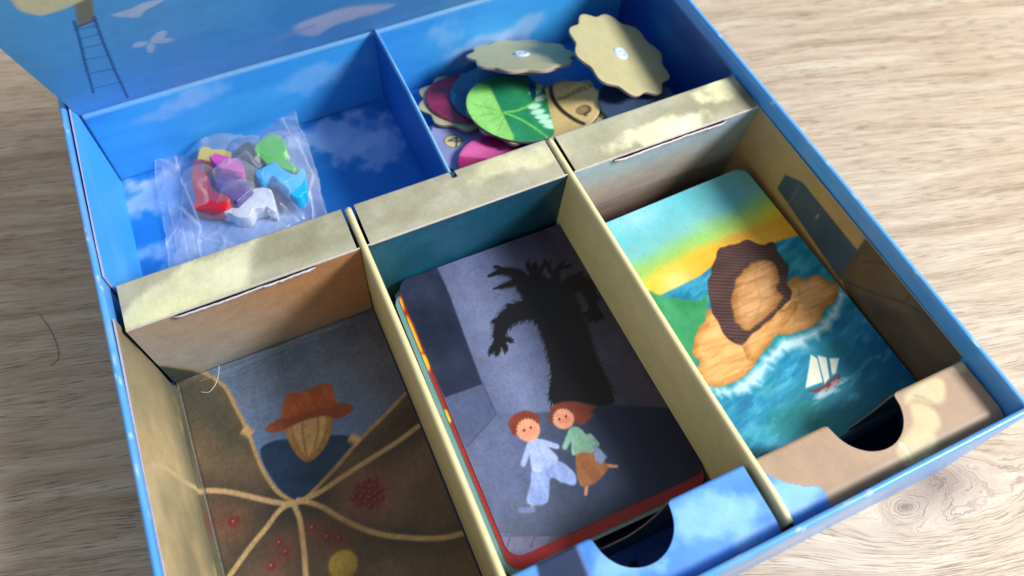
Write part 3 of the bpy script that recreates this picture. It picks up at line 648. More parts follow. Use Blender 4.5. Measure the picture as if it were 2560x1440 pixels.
pdv = lambda U, V: sky_print([], rgb(34, 112, 196), 5)(U, V)
def p_dvb(U, V):
    p = Paint(U, V, rgb(30, 104, 190)); p.mix(np.clip((V - 53.5) / 1.0, 0, 1), rgb(130, 190, 235)); p.mix((fbm(U * .05, V * .05, 3) - .5) * 1.5, rgb(20, 80, 165)); p.grain(.02); return p.out()
divider(XD + .2, XD - .1, YB_ - 3.4, YBACK - .4, 56.0, 1.3, -1.2, seed=3, paint=p_dvb, name='blue_divider', zb=ZBF + .1)

# ------------------------------------------------------------------ cards
def card_grid(w=80.0, h=120.0, r=5.5, res=.4):
    nu = int(w / res); vs = np.concatenate([r * (1 - np.cos(np.linspace(0, math.pi / 2, 14)))[:-1], np.linspace(r, h - r, int((h - 2 * r) / res)), h - r + r * np.sin(np.linspace(0, math.pi / 2, 14))[1:]])
    dv = np.maximum(np.maximum(r - vs, vs - (h - r)), 0); c = r - np.sqrt(np.clip(r * r - dv * dv, 0, None)); c = np.minimum(c, r * .985)
    t = np.linspace(0, 1, nu); return c[:, None] + (w - 2 * c)[:, None] * t[None, :], np.tile(vs[:, None], (1, nu))
def card(name, label, fl, ang, z, paint, res=.4, edge=(232, 230, 225), bow=0.0, group='picture cards in the box compartments'):
    pl = Plane((fl[0], fl[1], z), (math.cos(ang), math.sin(ang), 0), (-math.sin(ang), math.cos(ang), 0))
    U, V = card_grid(res=res); H = bow * (((U - 40) / 40) ** 2 - 1)
    X = pl.o + U[..., None] * pl.eu + V[..., None] * pl.ev + H[..., None] * pl.n
    o = slab(name, X, paint(U, V, pl), .32, pl.n, edge, None, M_CARD, (210, 205, 195), V3(fl[0], fl[1], z), True); o.location = Vector((fl[0], fl[1], z)) * S
    return tag(o, label, 'card', group)
def p_shadow(U, V, pl):
    F = pl.pts; rg = np.random.default_rng(11)
    p = Paint(U, V, rgb(88, 98, 132)); p.mix(np.clip((U - 40) / 28, 0, 1) * .9, rgb(56, 50, 66)); p.mix(np.clip(1 - np.abs(U - 28) / 16, 0, 1) * .6, rgb(128, 140, 178)); p.mix(np.clip((V - 100) / 30, 0, 1) * .4, rgb(70, 74, 116))
    p.mix((fbm(U * .08, V * .05, 3) - .5) * 1.0, rgb(104, 104, 136)); p.mix(np.clip(1 - np.abs(U - 74) / 8, 0, 1) * np.clip(1 - V / 90, 0, 1) * .35, rgb(98, 84, 104))
    p.poly(F([(960, 650), (1093, 668), (1125, 740), (1165, 850), (1207, 962), (1112, 996), (1000, 760)]), rgb(34, 42, 66), .4, 1, lambda u, v, d: (fbm(u * .08, v * .08, 33) - .5) * .14)
    fl = F([(1050, 1010), (1112, 996), (1207, 962), (1240, 1035), (1380, 1030), (1520, 1012), (1690, 1020), (1800, 1100), (1810, 1250), (1230, 1450)])
    p.poly(fl, rgb(62, 72, 98), .6, 1, lambda u, v, d: np.clip((34 - u) * .005, -.15, .10) + (fbm(u * .06, v * .06, 35) - .5) * .08)
    p.poly(F([(1112, 996), (1207, 962), (1240, 1035), (1170, 1115), (1160, 1120)]), rgb(76, 88, 124), .6, .9)
    p.poly(F([(1165, 1122), (1240, 1035), (1300, 1030), (1350, 1200), (1230, 1330), (1200, 1250)]), rgb(96, 108, 152), 3.5, .6)
    p.stroke(F([(1207, 962), (1240, 1035), (1170, 1115)]), .5, rgb(60, 68, 100), .4, .8)
    p.poly(F([(1240, 1335), (1380, 1340), (1360, 1365), (1300, 1400), (1250, 1380)]), rgb(118, 118, 150), .5, .8)
    for a in ((1275, 1345), (1335, 1345)): p.stroke(F([a, (a[0] - 8, a[1] + 24)]), .4, rgb(70, 52, 70), .3, .7)
    p.stroke(F([(1240, 1340), (1390, 1338)]), .5, rgb(78, 78, 108), .3, .8)
    # shadow of a bare, ragged tree
    dk = rgb(18, 17, 24)
    trunk = [(1385, 1008), (1380, 930), (1365, 860), (1340, 800), (1318, 770), (1312, 735), (1296, 715), (1318, 690), (1356, 692), (1395, 715), (1425, 735), (1445, 770), (1468, 830), (1492, 900), (1518, 960), (1528, 1010)]
    T_ = catmull(F(trunk), 10); p.poly(T_, dk, .3)
    limbs = [([(1340, 770), (1295, 780), (1262, 800), (1248, 835), (1246, 862)], (10, 3)), ([(1410, 730), (1440, 705), (1464, 712), (1478, 745), (1486, 780)], (8, 3.2)), ([(1320, 720), (1300, 690), (1262, 678), (1222, 690)], (7, 1.2)), ([(1350, 700), (1336, 675), (1340, 655)], (5, .6)), ([(1385, 712), (1392, 680), (1412, 650)], (4, .6)), ([(1300, 700), (1270, 712), (1234, 722)], (4, .6)),
             ([(1300, 780), (1280, 765), (1262, 764)], (1.6, .3)), ([(1262, 800), (1240, 800), (1226, 810)], (1.5, .3)), ([(1336, 690), (1320, 668), (1322, 650)], (1.6, .3)), ([(1348, 678), (1362, 660), (1364, 645)], (1.4, .3)), ([(1262, 680), (1246, 668), (1232, 668)], (1.3, .3)), ([(1400, 665), (1418, 668), (1432, 658)], (1.3, .3)), ([(1440, 705), (1446, 688), (1462, 676)], (1.8, .3)), ([(1464, 712), (1482, 704), (1498, 708)], (1.6, .3)), ([(1476, 745), (1490, 742), (1502, 750)], (1.3, .3)), ([(1395, 700), (1372, 672), (1378, 648)], (1.6, .3)),
             ([(1246, 855), (1232, 870), (1222, 890)], (2.6, .5)), ([(1246, 855), (1244, 875), (1240, 892)], (2.4, .5)), ([(1248, 850), (1262, 865), (1262, 885)], (2.4, .5)), ([(1250, 850), (1270, 848), (1284, 856)], (2.4, .5)),
             ([(1484, 770), (1470, 785), (1450, 790)], (2.4, .5)), ([(1486, 772), (1478, 795), (1466, 806)], (2.4, .5)), ([(1486, 775), (1490, 795), (1492, 806)], (2.4, .5)), ([(1488, 772), (1500, 788), (1506, 800)], (2.4, .5))]
    for pts_, (a, b) in limbs:
        P = catmull(F(pts_), 6, False); p.stroke(P, np.linspace(a, b, len(P)), dk, .3)
        for k in range(0, int(len(P) * .8)):
            e = P[k + 1] - P[k]; e = e / (np.linalg.norm(e) + 1e-6); nrm = np.array([-e[1], e[0]]); w = (a + (b - a) * k / len(P)) / 2
            for sg in (-1, 1):
                q = P[k] + nrm * sg * w * .9; p.stroke([q, q + (nrm * sg * .9 + e * (.6 + rg.random())) * (.5 + w * .35)], [.6, .08], dk, .18)
    for k in range(0, len(T_), 1):
        a = T_[k]; e = T_[(k + 1) % len(T_)] - a; e = e / (np.linalg.norm(e) + 1e-6); nrm = np.array([e[1], -e[0]])
        if a[1] < 41: continue
        sg = 1 if Paint.sdist(p, T_, np.array([a[0] + nrm[0]]), np.array([a[1] + nrm[1]]))[0] < 0 else -1
        p.stroke([a - nrm * sg * .3, a + nrm * sg * (1.2 + rg.random() * 1.2) + np.array([0, -1.5 - rg.random()])], [.9, .08], dk, .18)
    # two small plain figures
    def fig(head, hr, hair, top, tcol, bot, bcol, legs, arms, skin=rgb(226, 156, 124)):
        for a in arms: p.stroke(F(a), [2.6, 2.0], tcol * .94, .35)
        for l in legs: p.stroke(F(l), [1.4, 1.1], skin * .9, .3)
        p.poly(catmull(F(bot), 4), bcol, .35, 1, lambda u, v, d: (vnoise(u * .9, v * .15, 3) - .5) * .1)
        p.poly(catmull(F(top), 4), tcol, .35, 1, lambda u, v, d: (vnoise(u * .9, v * .2, 5) - .5) * .08 - .03)
        c0 = pl.uv(*head); p.poly(catmull(F(hair), 5), rgb(124, 58, 44), .45); p.ell(c0, hr, hr * 1.0, 0, skin, .35); p.glow(np.array(c0) + (.8, -.9), hr * .5, hr * .4, 0, rgb(226, 120, 98), .5)
        for ex in (-1.5, 1.3): p.ell(np.array(c0) + (ex, .3), .45, .5, 0, rgb(60, 44, 44), .2)
        for hx in range(9): p.stroke([np.array(c0) + (hr * math.cos(.3 + hx * .32), hr * math.sin(.3 + hx * .32)), np.array(c0) + ((hr + 1.6) * math.cos(.45 + hx * .32), (hr + 1.6) * math.sin(.45 + hx * .32))], .9, rgb(120, 54, 40), .3)
    fig((1320, 1074), 4.6, [(1270, 1060), (1285, 1038), (1315, 1026), (1345, 1040), (1348, 1066), (1330, 1056), (1300, 1064), (1288, 1088)], [(1325, 1100), (1345, 1096), (1372, 1120), (1396, 1148), (1365, 1172), (1330, 1176)], rgb(172, 190, 236), [(1332, 1172), (1362, 1168), (1396, 1152), (1436, 1182), (1438, 1212), (1404, 1206), (1376, 1196), (1368, 1256), (1318, 1258), (1326, 1210)], rgb(140, 162, 218), [[(1336, 1255), (1328, 1270)]], [[(1328, 1104), (1308, 1160)], [(1355, 1106), (1392, 1116)]])
    p.stroke(F([(1302, 1276), (1332, 1274)]), 2.0, rgb(112, 128, 176), .4)
    fig((1408, 1046), 4.2, [(1376, 1030), (1390, 1010), (1430, 1003), (1470, 1010), (1492, 1016), (1478, 1030), (1486, 1038), (1470, 1050), (1455, 1062), (1425, 1050), (1405, 1030)], [(1425, 1072), (1445, 1068), (1470, 1090), (1490, 1110), (1480, 1132), (1455, 1130), (1432, 1138), (1428, 1110)], rgb(140, 186, 164), [(1440, 1134), (1480, 1126), (1516, 1160), (1520, 1172), (1490, 1206), (1450, 1212)], rgb(150, 98, 62), [[(1468, 1208), (1464, 1236)], [(1512, 1164), (1542, 1166)]], [[(1430, 1078), (1412, 1118)], [(1474, 1092), (1492, 1110)]])
    p.poly(F([(1482, 1112), (1496, 1118), (1518, 1142), (1504, 1160), (1488, 1152)]), rgb(136, 148, 186), .4)
    p.grain(.045, 1.3, 3, .045); return p.out()
card('picture_card', 'topmost dark blue-grey card with ragged black tree shadow over two small figures', (69.3, 41.0), -.0121, 22.75, p_shadow, .33)
def p_red(U, V, pl):
    F = pl.pts; p = Paint(U, V, rgb(148, 42, 46)); p.mix((fbm(U * .05, V * .05, 4) - .5), rgb(120, 30, 38))
    for c in ([(978, 760), (990, 742), (1004, 748), (1010, 775), (1000, 788), (992, 770)], [(1016, 790), (1030, 810), (1046, 850), (1056, 880), (1040, 872), (1026, 840)], [(1040, 915), (1055, 885), (1072, 900), (1074, 925), (1060, 935), (1050, 925)]):
        p.poly(catmull(F(c), 5), rgb(240, 178, 48), .4); p.stroke(catmull(F(c), 5), .5, rgb(190, 110, 30), .4, .7)
    p.stroke(F([(1112, 1030), (1122, 1052)]), 1.8, rgb(232, 196, 52), .4)
    p.mix(np.clip((1.2 - U) / .3, 0, 1) * 0, 0); p.grain(.03, 1.3, 3, .03); return p.out()
card('picture_card', 'deep red card with yellow shapes showing beneath the dark tree card', (67.6, 36.9), -.0115, 22.35, p_red, .5)
def p_teal(U, V, pl):
    p = Paint(U, V, rgb(104, 146, 148)); p.mix((fbm(U * .05, V * .05, 4) - .5), rgb(84, 128, 140)); p.grain(.03); return p.out()
card('picture_card', 'pale teal card with only its left edge showing beneath the red card', (65.3, 35.6), -.0125, 21.95, p_teal, 1.0)
def p_sea(U, V, pl):
    F = pl.pts; rg = np.random.default_rng(5)
    hz = 68.0; p = Paint(U, V, rgb(96, 186, 196)); t = (V - hz) / (120 - hz) + (fbm(U * .03, V * .05, 2) - .5) * .25 - U * .0018
    for a, b, c in ((.80, .62, rgb(120, 190, 190)), (.62, .46, rgb(150, 196, 104)), (.44, .32, rgb(214, 196, 50)), (.34, .2, rgb(238, 176, 50)), (.2, .02, rgb(240, 152, 62))): p.mix(np.clip((a - t) / (a - b), 0, 1), c)
    p.mix(np.clip((U - 45) / 35, 0, 1) * np.clip((V - 96) / 14, 0, 1) * .6, rgb(96, 142, 140)); p.glow(pl.uv(1590, 545), 14, 7, 0, rgb(168, 222, 238), .7); p.glow(pl.uv(1830, 500), 10, 8, 0, rgb(60, 150, 190), .5)
    p.glow(pl.uv(1690, 705), 8, 6, 0, rgb(252, 214, 130), 1.0); p.glow(pl.uv(1860, 590), 26, 3, 0, rgb(226, 138, 62), .6)
    sea = F([(1520, 760), (1650, 738), (1700, 715), (1750, 690), (1800, 650), (1900, 620), (1960, 598), (2010, 585), (2400, 900), (2400, 1200), (1800, 1250), (1700, 1000)])
    def seash(u, v, d):
        return (fbm(u * .12 + v * .05, v * .42 - u * .12, 8, 5) - .5) * .30
    p.poly(sea, rgb(36, 136, 172), .5, 1, seash)
    m = (p.sdist(sea, U, V) > 0)
    w1 = fbm(U * .10 + V * .06, V * .35 - U * .10, 18, 5); w2 = fbm(U * .035, V * .07, 28, 3)
    p.mix(m * np.clip((w2 - .42) * 3, 0, .8), rgb(26, 132, 132)); p.mix(m * np.clip((U - 40) / 40, 0, 1) * np.clip((45 - V) / 30, 0, 1) * .7, rgb(14, 76, 148))
    p.mix(m * np.clip((w1 - .60) * 3, 0, .35), rgb(110, 190, 210)); p.mix(m * np.clip((.40 - w1) * 4, 0, .35), rgb(14, 90, 142)); p.mix(m * np.clip((12 - V) / 12, 0, 1) * .5, rgb(16, 88, 108))
    p.poly(catmull(F([(1620, 735), (1655, 740), (1740, 752), (1765, 740), (1770, 800), (1750, 880), (1735, 910), (1640, 860)]), 5), rgb(56, 144, 92), .8, 1, lambda u, v, d: (fbm(u * .2, v * .2, 9) - .5) * .12)
    # smooth sandy headland: rounded domes and spits, and a dark layered ridge
    sand = rgb(222, 164, 98)
    sh = lambda u, v, d: np.clip(-.20 + d * .045, -.20, .02) + (fbm(u * .07, v * .07, 19) - .5) * .08
    foam = catmull(F([(1770, 968), (1800, 972), (1850, 955), (1885, 925), (1905, 900), (1930, 870), (1960, 850), (2000, 838), (2040, 815), (2075, 780), (2092, 750), (2098, 712), (2108, 735), (2095, 790), (2060, 830), (2010, 860), (1960, 880), (1925, 920), (1900, 960), (1860, 985), (1800, 985)]), 5)
    p.poly([q + rg.normal(size=2) * .7 for q in foam], rgb(196, 222, 232), 1.3, .9)
    def rockshade(k):
        return lambda u, v, d: np.clip(-.14 + d * .05, -.14, .03) + (fbm(u * .10, v * .5, k, 4) - .5) * .16 - (vnoise(u * .12 + k, v * 1.1, k) > .62) * .05
    rocks = [([(1958, 720), (1985, 690), (2012, 700), (2040, 684), (2070, 702), (2097, 712), (2088, 752), (2062, 772), (2048, 806), (1992, 832), (1940, 832), (1922, 775)], .93), ([(1764, 962), (1742, 925), (1750, 905), (1733, 880), (1742, 830), (1762, 800), (1774, 770), (1806, 800), (1846, 824), (1850, 850), (1884, 842), (1906, 870), (1872, 930), (1820, 962)], 1.0),
             ([(1850, 835), (1868, 800), (1905, 806), (1936, 770), (1962, 776), (1978, 752), (1996, 760), (1974, 802), (1934, 848), (1905, 886), (1872, 900)], .97)]
    for k, (c, f) in enumerate(rocks): p.poly([np.array(q) + rg.normal(size=2) * .25 for q in catmull(F(c), 3)], sand * f, .4, 1, rockshade(40 + k))
    tower = F([(1850, 862), (1812, 838), (1790, 800), (1772, 752), (1770, 700), (1786, 660), (1800, 620), (1838, 612), (1866, 598), (1900, 612), (1932, 608), (1952, 640), (1972, 668), (1966, 700), (1978, 740), (1950, 770), (1926, 800), (1896, 822)])
    p.poly([q + rg.normal(size=2) * .3 for q in catmull(tower, 3)], rgb(64, 44, 42), .4, 1, lambda u, v, d: (fbm(u * .1, v * .3, 50) - .5) * .1)
    mt = p.sdist(tower, U, V) > .3
    lay = np.sin((V + U * .55 + 2.2 * fbm(U * .06, V * .06, 51)) * 3.6); p.mix(mt * np.clip(lay * 1.5 - .6, 0, 1) * .5, rgb(150, 108, 98))
    face = F([(1838, 800), (1830, 752), (1842, 700), (1868, 664), (1900, 652), (1932, 654), (1950, 690), (1944, 724), (1958, 745), (1930, 782), (1896, 806), (1866, 826)])
    p.poly([q + rg.normal(size=2) * .35 for q in catmull(face, 3)], rgb(196, 146, 92), .5, 1, rockshade(60))
    for c in ([(1846, 715), (1890, 700), (1948, 694)], [(1834, 760), (1880, 748), (1950, 738)], [(1842, 800), (1890, 786), (1928, 776)], [(1896, 655), (1886, 700), (1902, 748), (1888, 800)], [(1760, 880), (1810, 862), (1870, 858)], [(1760, 925), (1820, 905), (1880, 890)], [(1950, 790), (2000, 772), (2060, 765)], [(1990, 700), (2000, 740), (1985, 800)]):
        P = [q + rg.normal(size=2) * .25 for q in catmull(F(c), 5, False)]; p.stroke(P, .5, rgb(150, 100, 64), .6, .4)
    # small sailing boat
    p.poly(catmull(F([(2020, 978), (2050, 968), (2085, 945), (2100, 935), (2096, 960), (2072, 975), (2040, 980)]), 4), rgb(116, 50, 46), .35)
    p.poly(F([(2027, 886), (2046, 898), (2057, 955), (2014, 970)]), rgb(222, 228, 208), .35); p.poly(F([(2042, 888), (2066, 894), (2074, 945), (2060, 962)]), rgb(216, 224, 208), .35); p.poly(F([(2074, 896), (2098, 895), (2090, 932), (2078, 940)]), rgb(214, 222, 206), .35)
    for a, b in (((2042, 888), (2060, 960)), ((2070, 892), (2080, 942))): p.stroke(F([a, b]), .5, rgb(60, 110, 140), .25, .9)
    for _ in range(30):
        q = pl.uv(2030 + rg.random() * 85, 0); x = 2025 + rg.random() * 90; y = 1005 - (x - 2025) * .62 + rg.normal() * 5
        p.stroke(F([(x, y), (x + 12, y - 7)]), .9 * rg.random() + .3, rgb(190, 212, 220), .4, .5)
    p.grain(.022, 1.3, 3, .015); return p.out()
card('picture_card', 'bright card with orange sunset, turquoise sea and small sailing boat', (159.9, 28.4), .0314, 29.95, p_sea, .33)
def deck(fl, ang, z0, z1, label, seed):
    o = thing('card_deck', label, 'deck of cards', (fl[0], fl[1], z0), 'card decks lying in the compartments'); rg = np.random.default_rng(seed); z = z0; k = 0
    U, V = card_grid(res=6)
    while z < z1 - .33:
        a = ang + rg.normal() * .003; dx, dy = rg.normal(size=2) * .35
        pl = Plane((dx, dy, z + .32), (math.cos(a), math.sin(a), 0), (-math.sin(a), math.cos(a), 0))
        X = pl.o + U[..., None] * pl.eu + V[..., None] * pl.ev; X = X - V3(0, 0, z0)
        c = np.tile(lin(rgb(90, 96, 120)), U.shape + (1,)); slab('card', X, c, .30, pl.n, (206, 200, 190), o, M_CARD, (206, 200, 190)); z += .335
    return o
deck((68.0, 38.6), -.009, ZCF + .1, 21.6, 'deck of white-edged cards under the dark tree card in the middle compartment', 3)
deck((159.9, 28.4), .0314, ZCF + .1, 29.6, 'deck of white-edged cards under the sunset sea card in right compartment', 4)

# ------------------------------------------------------------------ voting wheels (scalloped backs, smooth fronts)
GW = 'cardboard voting wheels heaped in the rear right compartment'
RIV = plain_mat('clear_rivet_plastic', (206, 216, 236), .18, .03, 500, 0.6, coat=.5)
def frame(n, spin=0):
    n = V3(*n); n /= np.linalg.norm(n); u = np.cross([0, 1, 0], n); u /= np.linalg.norm(u); v = np.cross(n, u); c, s_ = math.cos(spin), math.sin(spin)
    return u * c + v * s_, -u * s_ + v * c, n
def disc(name, rfun, h0, h1, paint, parent, edge, N=128, K=34, m=None):
    th = np.linspace(0, 2 * math.pi, N, endpoint=False); R = np.array([rfun(t) for t in th]); ks = np.concatenate([np.linspace(0, .97, K)[1:], [1.0]])
    U = np.concatenate([[0], (ks[:, None] * (R * np.cos(th))[None]).ravel()]); V = np.concatenate([[0], (ks[:, None] * (R * np.sin(th))[None]).ravel()])
    C = paint(U, V); Z = np.full(U.shape, h1); Z[-N:] = h1 - .25
    e = lin(np.array(edge) / 255); rim = len(U)
    Vx = np.concatenate([np.stack([U, V, Z], 1), np.stack([R * np.cos(th), R * np.sin(th), np.full(N, h1 - .25)], 1), np.stack([R * np.cos(th), R * np.sin(th), np.full(N, h0)], 1)])
    CC = np.concatenate([C, np.tile(e, (N, 1)), np.tile(e * .7, (N, 1))])
    i = np.arange(N); j = (i + 1) % N; F = [[0, int(1 + a), int(1 + b)] for a, b in zip(i, j)]
    for k in range(len(ks) - 1):
        a = 1 + k * N; b = a + N; F += np.stack([a + i, b + i, b + j, a + j], 1).tolist()
    F += np.stack([rim + i, rim + N + i, rim + N + j, rim + j], 1).tolist(); F.append((rim + N + i[::-1]).tolist())
    me = mesh_from(Vx, F, CC, name=name); sm = np.ones(len(me.polygons), bool); sm[-N - 1:] = False; me.polygons.foreach_set('use_smooth', sm)
    return link(name, me, parent, [m or M_PRINT])
def rivet(parent, h, r=4.2, pos=(0, 0)):
    bm = bmesh.new(); prof = [(0, .9), (r * .28, .9), (r * .33, .65), (r * .45, .65), (r * .5, .95), (r * .75, .85), (r * .93, .5), (r, 0)]; n = 28; rings = []
    for (q, z) in prof: rings.append([bm.verts.new(((pos[0] + q * math.cos(a * 2 * math.pi / n)) * S, (pos[1] + q * math.sin(a * 2 * math.pi / n)) * S, (h + z) * S)) for a in range(n)] if q > 0 else [bm.verts.new((pos[0] * S, pos[1] * S, (h + z) * S))])
    for k in range(len(rings) - 1):
        A, B = rings[k], rings[k + 1]
        for a in range(n):
            b = (a + 1) % n
            bm.faces.new((A[0], B[a], B[b]) if len(A) == 1 else (A[a], B[a], B[b], A[b]))
    me = bpy.data.meshes.new('rivet'); bm.to_mesh(me); bm.free(); me.polygons.foreach_set('use_smooth', np.ones(len(me.polygons), bool)); return link('rivet', me, parent, [RIV])
def scallop(R=26.0, lobes=10, d=1.35, ph=0):
    def f(t):
        s_ = (1 + math.cos(lobes * t + ph)) / 2; return R - 1.7 + 3.1 * s_ ** .85
    return f
def p_khaki(seed):
    def f(U, V):
        p = Paint(U, V, rgb(186, 178, 132)); p.mix((fbm(U * .08, V * .08, seed) - .5) * 1.2, rgb(164, 158, 120)); p.grain(.02, 1.5, seed); return p.out()
    return f
def wheel(label, c, n, spin, back_up=True, front=None, fr=22.5, ph=0, R=26.0, window=None, elong=1.0):
    o = thing('voting_wheel', label, 'game wheel', (0, 0, 0), GW); u, v, w = frame(n, spin)
    o.matrix_world = Matrix(((u[0], v[0], w[0], c[0] * S), (u[1], v[1], w[1], c[1] * S), (u[2], v[2], w[2], c[2] * S), (0, 0, 0, 1)))
    if back_up:
        disc('base_wheel', scallop(R, ph=ph), 1.0, 2.5, p_khaki(3), o, (176, 160, 152)); rivet(o, 2.5)
        disc('front_disc', lambda t: fr, -.8, .9, lambda U, V: np.tile(lin(rgb(90, 90, 80)), (len(U), 1)), o, (150, 134, 128), K=3)
    else:
        disc('base_wheel', scallop(R, ph=ph), -2.6, -1.0, p_khaki(5), o, (150, 134, 120), K=10)
        disc('front_disc', lambda t: fr * (elong * (1) / math.sqrt((math.cos(t)) ** 2 + (elong * math.sin(t)) ** 2) if elong != 1 else 1), -.9, .6, front, o, (120, 108, 100), K=56)
    return o
def local_plane(c, n, spin):
    u, v, w = frame(n, spin); return Plane(tuple(c), tuple(u), tuple(v))
# backs up
wheel('scalloped khaki wheel back lying nearly flat on top of the heap, lit evenly', (170.0, 249.6, 33.0), (.2, .5, 1), .35, ph=1.0)
wheel('scalloped khaki wheel back leaning at the right with shadow across half', tuple(at(1545, 142, 39)), (.42, -.1, 1), .1, ph=.4, R=26.6)
# green front
GC, GN = (157.0, 227.2, 25.5), (.2, .1, 1); GP = local_plane(GC, GN, 0)
def p_green(U, V):
    F = GP.pts; p = Paint(U, V, rgb(44, 140, 92)); p.mix((fbm(U * .07, V * .05, 2) - .4) * 1.5, rgb(28, 112, 76)); p.glow(GP.uv(1350, 210), 9, 8, 0, rgb(24, 84, 54), .8)
    p.poly(F([(1130, 200), (1222, 215), (1285, 345), (1260, 400), (1100, 380)]), rgb(146, 214, 112), .4, 1, lambda u, v, d: (fbm(u * .1, v * .1, 3) - .5) * .1)
    for c in ([(1262, 285), (1180, 262)], [(1262, 285), (1200, 322)], [(1262, 290), (1240, 345)], [(1262, 285), (1172, 292)]): p.stroke(F(c), .45, rgb(96, 160, 84), .35, .8)
    for c in ([(1262, 283), (1295, 278), (1330, 262), (1355, 248)], [(1262, 285), (1300, 300), (1340, 325), (1368, 345)]): p.stroke(catmull(F(c), 5, False), [1.6] * 5 + [1.2] * 6 + [1.0] * 5 if False else 1.4, rgb(112, 196, 90), .35)
    for q, a in (((1352, 262 - 15), 20), ((1338, 232), 10), ((1350, 215), 40), ((1366, 205), 70), ((1336, 268), 10), ((1344, 282), 5), ((1356, 294), -5), ((1366, 306), -10), ((1378, 318), -20)): p.ell(GP.uv(*q), 4.0, 1.9, a, rgb(190, 236, 206), .4, .95)
    p.grain(.04, 1.4, 5, .04); return p.out()
wheel('green leaf-patterned wheel front with bright light green end on the heap', GC, GN, 0, False, p_green, 24.5, ph=2, R=23.5)
# tan front with chain print and number window
TC, TN = (177.0, 218.0, 25.0), (-.25, .25, 1); TP = local_plane(TC, TN, 0)
def p_tan(U, V):
    F = TP.pts; p = Paint(U, V, rgb(246, 212, 140)); p.glow(TP.uv(1440, 180), 10, 6, 0, rgb(214, 140, 30), .9); p.glow(TP.uv(1400, 215), 7, 7, 0, rgb(246, 224, 170), .9)
    p.stroke(catmull(F([(1392, 190), (1378, 212), (1382, 245), (1402, 275), (1435, 300), (1460, 312)]), 6, False), 2.0, rgb(66, 52, 46), .4)
    for k in range(8):
        x = 1400 + k * 10; y = 249 - k * 4.2 + 2 * math.sin(k); c0 = TP.uv(x, y); r_ = .8 + .09 * k
        p.ell(c0, r_ + .25, r_ + .25, 0, rgb(110, 84, 50), .2); p.ell(c0, r_ - .15, r_ - .15, 0, rgb(236, 204, 130), .2)
    p.ell(TP.uv(1460, 277), 3.9, 3.4, -50, rgb(112, 90, 62), .3); p.ell(np.array(TP.uv(1456, 277)) , 3.0, 2.6, -50, rgb(176, 146, 96), .4); p.stroke(F([(1456, 288), (1466, 284), (1462, 292), (1470, 290)]), .6, rgb(60, 46, 40), .2)
    p.grain(.03, 1.4, 5, .03); return p.out()
wheel('orange and cream wheel front printed with a chain, beside the green one', TC, TN, 0, False, p_tan, 20.0, ph=1.2, R=22.5)
LC, LN = (133.0, 222.6, 17.0), (.12, .05, 1); LP = local_plane(LC, LN, 0)
def p_lilac(U, V):
    F = LP.pts; p = Paint(U, V, rgb(146, 150, 192)); p.mix((fbm(U * .07, V * .05, 2) - .5), rgb(120, 122, 172)); p.ell(LP.uv(1162, 321), 1.5, 1.0, 20, rgb(214, 220, 236), .3)
    c0 = LP.uv(1133, 355); p.ell(c0, 4.6, 4.3, 0, rgb(92, 84, 56), .3); p.ell(c0, 4.1, 3.8, 0, rgb(206, 194, 136), .3)
    dk = rgb(34, 44, 60)
    for s_ in ([(1152, 356), (1120, 354), (1142, 346), (1140, 368)],): p.stroke(F(s_), .75, dk, .22)
    p.grain(.02, 1.4, 5); return p.out()
wheel('lilac wheel front with the number 4 in its round window', LC, LN, 0, False, p_lilac, 22.0, ph=.2, R=24.5)
def p_flat(c1, c2, seed, spots=None):
    def f(U, V):
        p = Paint(U, V, c1); p.mix((fbm(U * .06, V * .09, seed) - .35) * 2, c2)
        if spots is not None:
            rg = np.random.default_rng(seed)
            for _ in range(40): a = rg.random(2) * 44 - 22; p.ell(a, .4 + rg.random(), .4, rg.random() * 180, spots, .3, .6)
        p.grain(.03, 1.4, seed); return p.out()
    return f
wheel('dark red wheel front half hidden under the teal one', (140.5, 249.5, 17.0), (.15, .2, 1), 0, False, p_flat(rgb(140, 36, 72), rgb(98, 24, 58), 3, rgb(70, 16, 34)), 21.0, ph=.9, R=24.0)
wheel('teal wheel front showing below the flat khaki wheel', (152.5, 244.5, 21.0), (.0, .15, 1), 0, False, p_flat(rgb(14, 104, 142), rgb(10, 60, 96), 4, rgb(70, 170, 190)), 21.5, ph=.9, R=20.5)
PC, PN = tuple(at(1238, 412, 22)), (.1, .0, 1)
PPl = local_plane(PC, PN, 0)
def p_pink(U, V):
    F = PPl.pts; p = Paint(U, V, rgb(206, 86, 146)); p.poly(F([(1100, 395), (1150, 392), (1230, 400), (1300, 360), (1400, 380), (1400, 500), (1100, 500)]), rgb(140, 28, 76), .5)
    p.ell(PPl.uv(1240, 350), 8, 5, 0, rgb(176, 40, 100), .4); p.glow(PPl.uv(1180, 380), 8, 5, 0, rgb(226, 118, 170), .6); p.grain(.02); return p.out()
wheel('pink wheel front sticking out beneath the lilac and green wheels', PC, PN, 0, False, p_pink, 17.5, ph=.9, R=14)
wheel('navy wheel front lying lowest at the right end of heap', tuple(at(1598, 258, 31)), (.1, .05, 1), 0, False, p_flat(rgb(62, 82, 112), rgb(36, 50, 80), 6), 20.0, ph=.3, R=17.0)

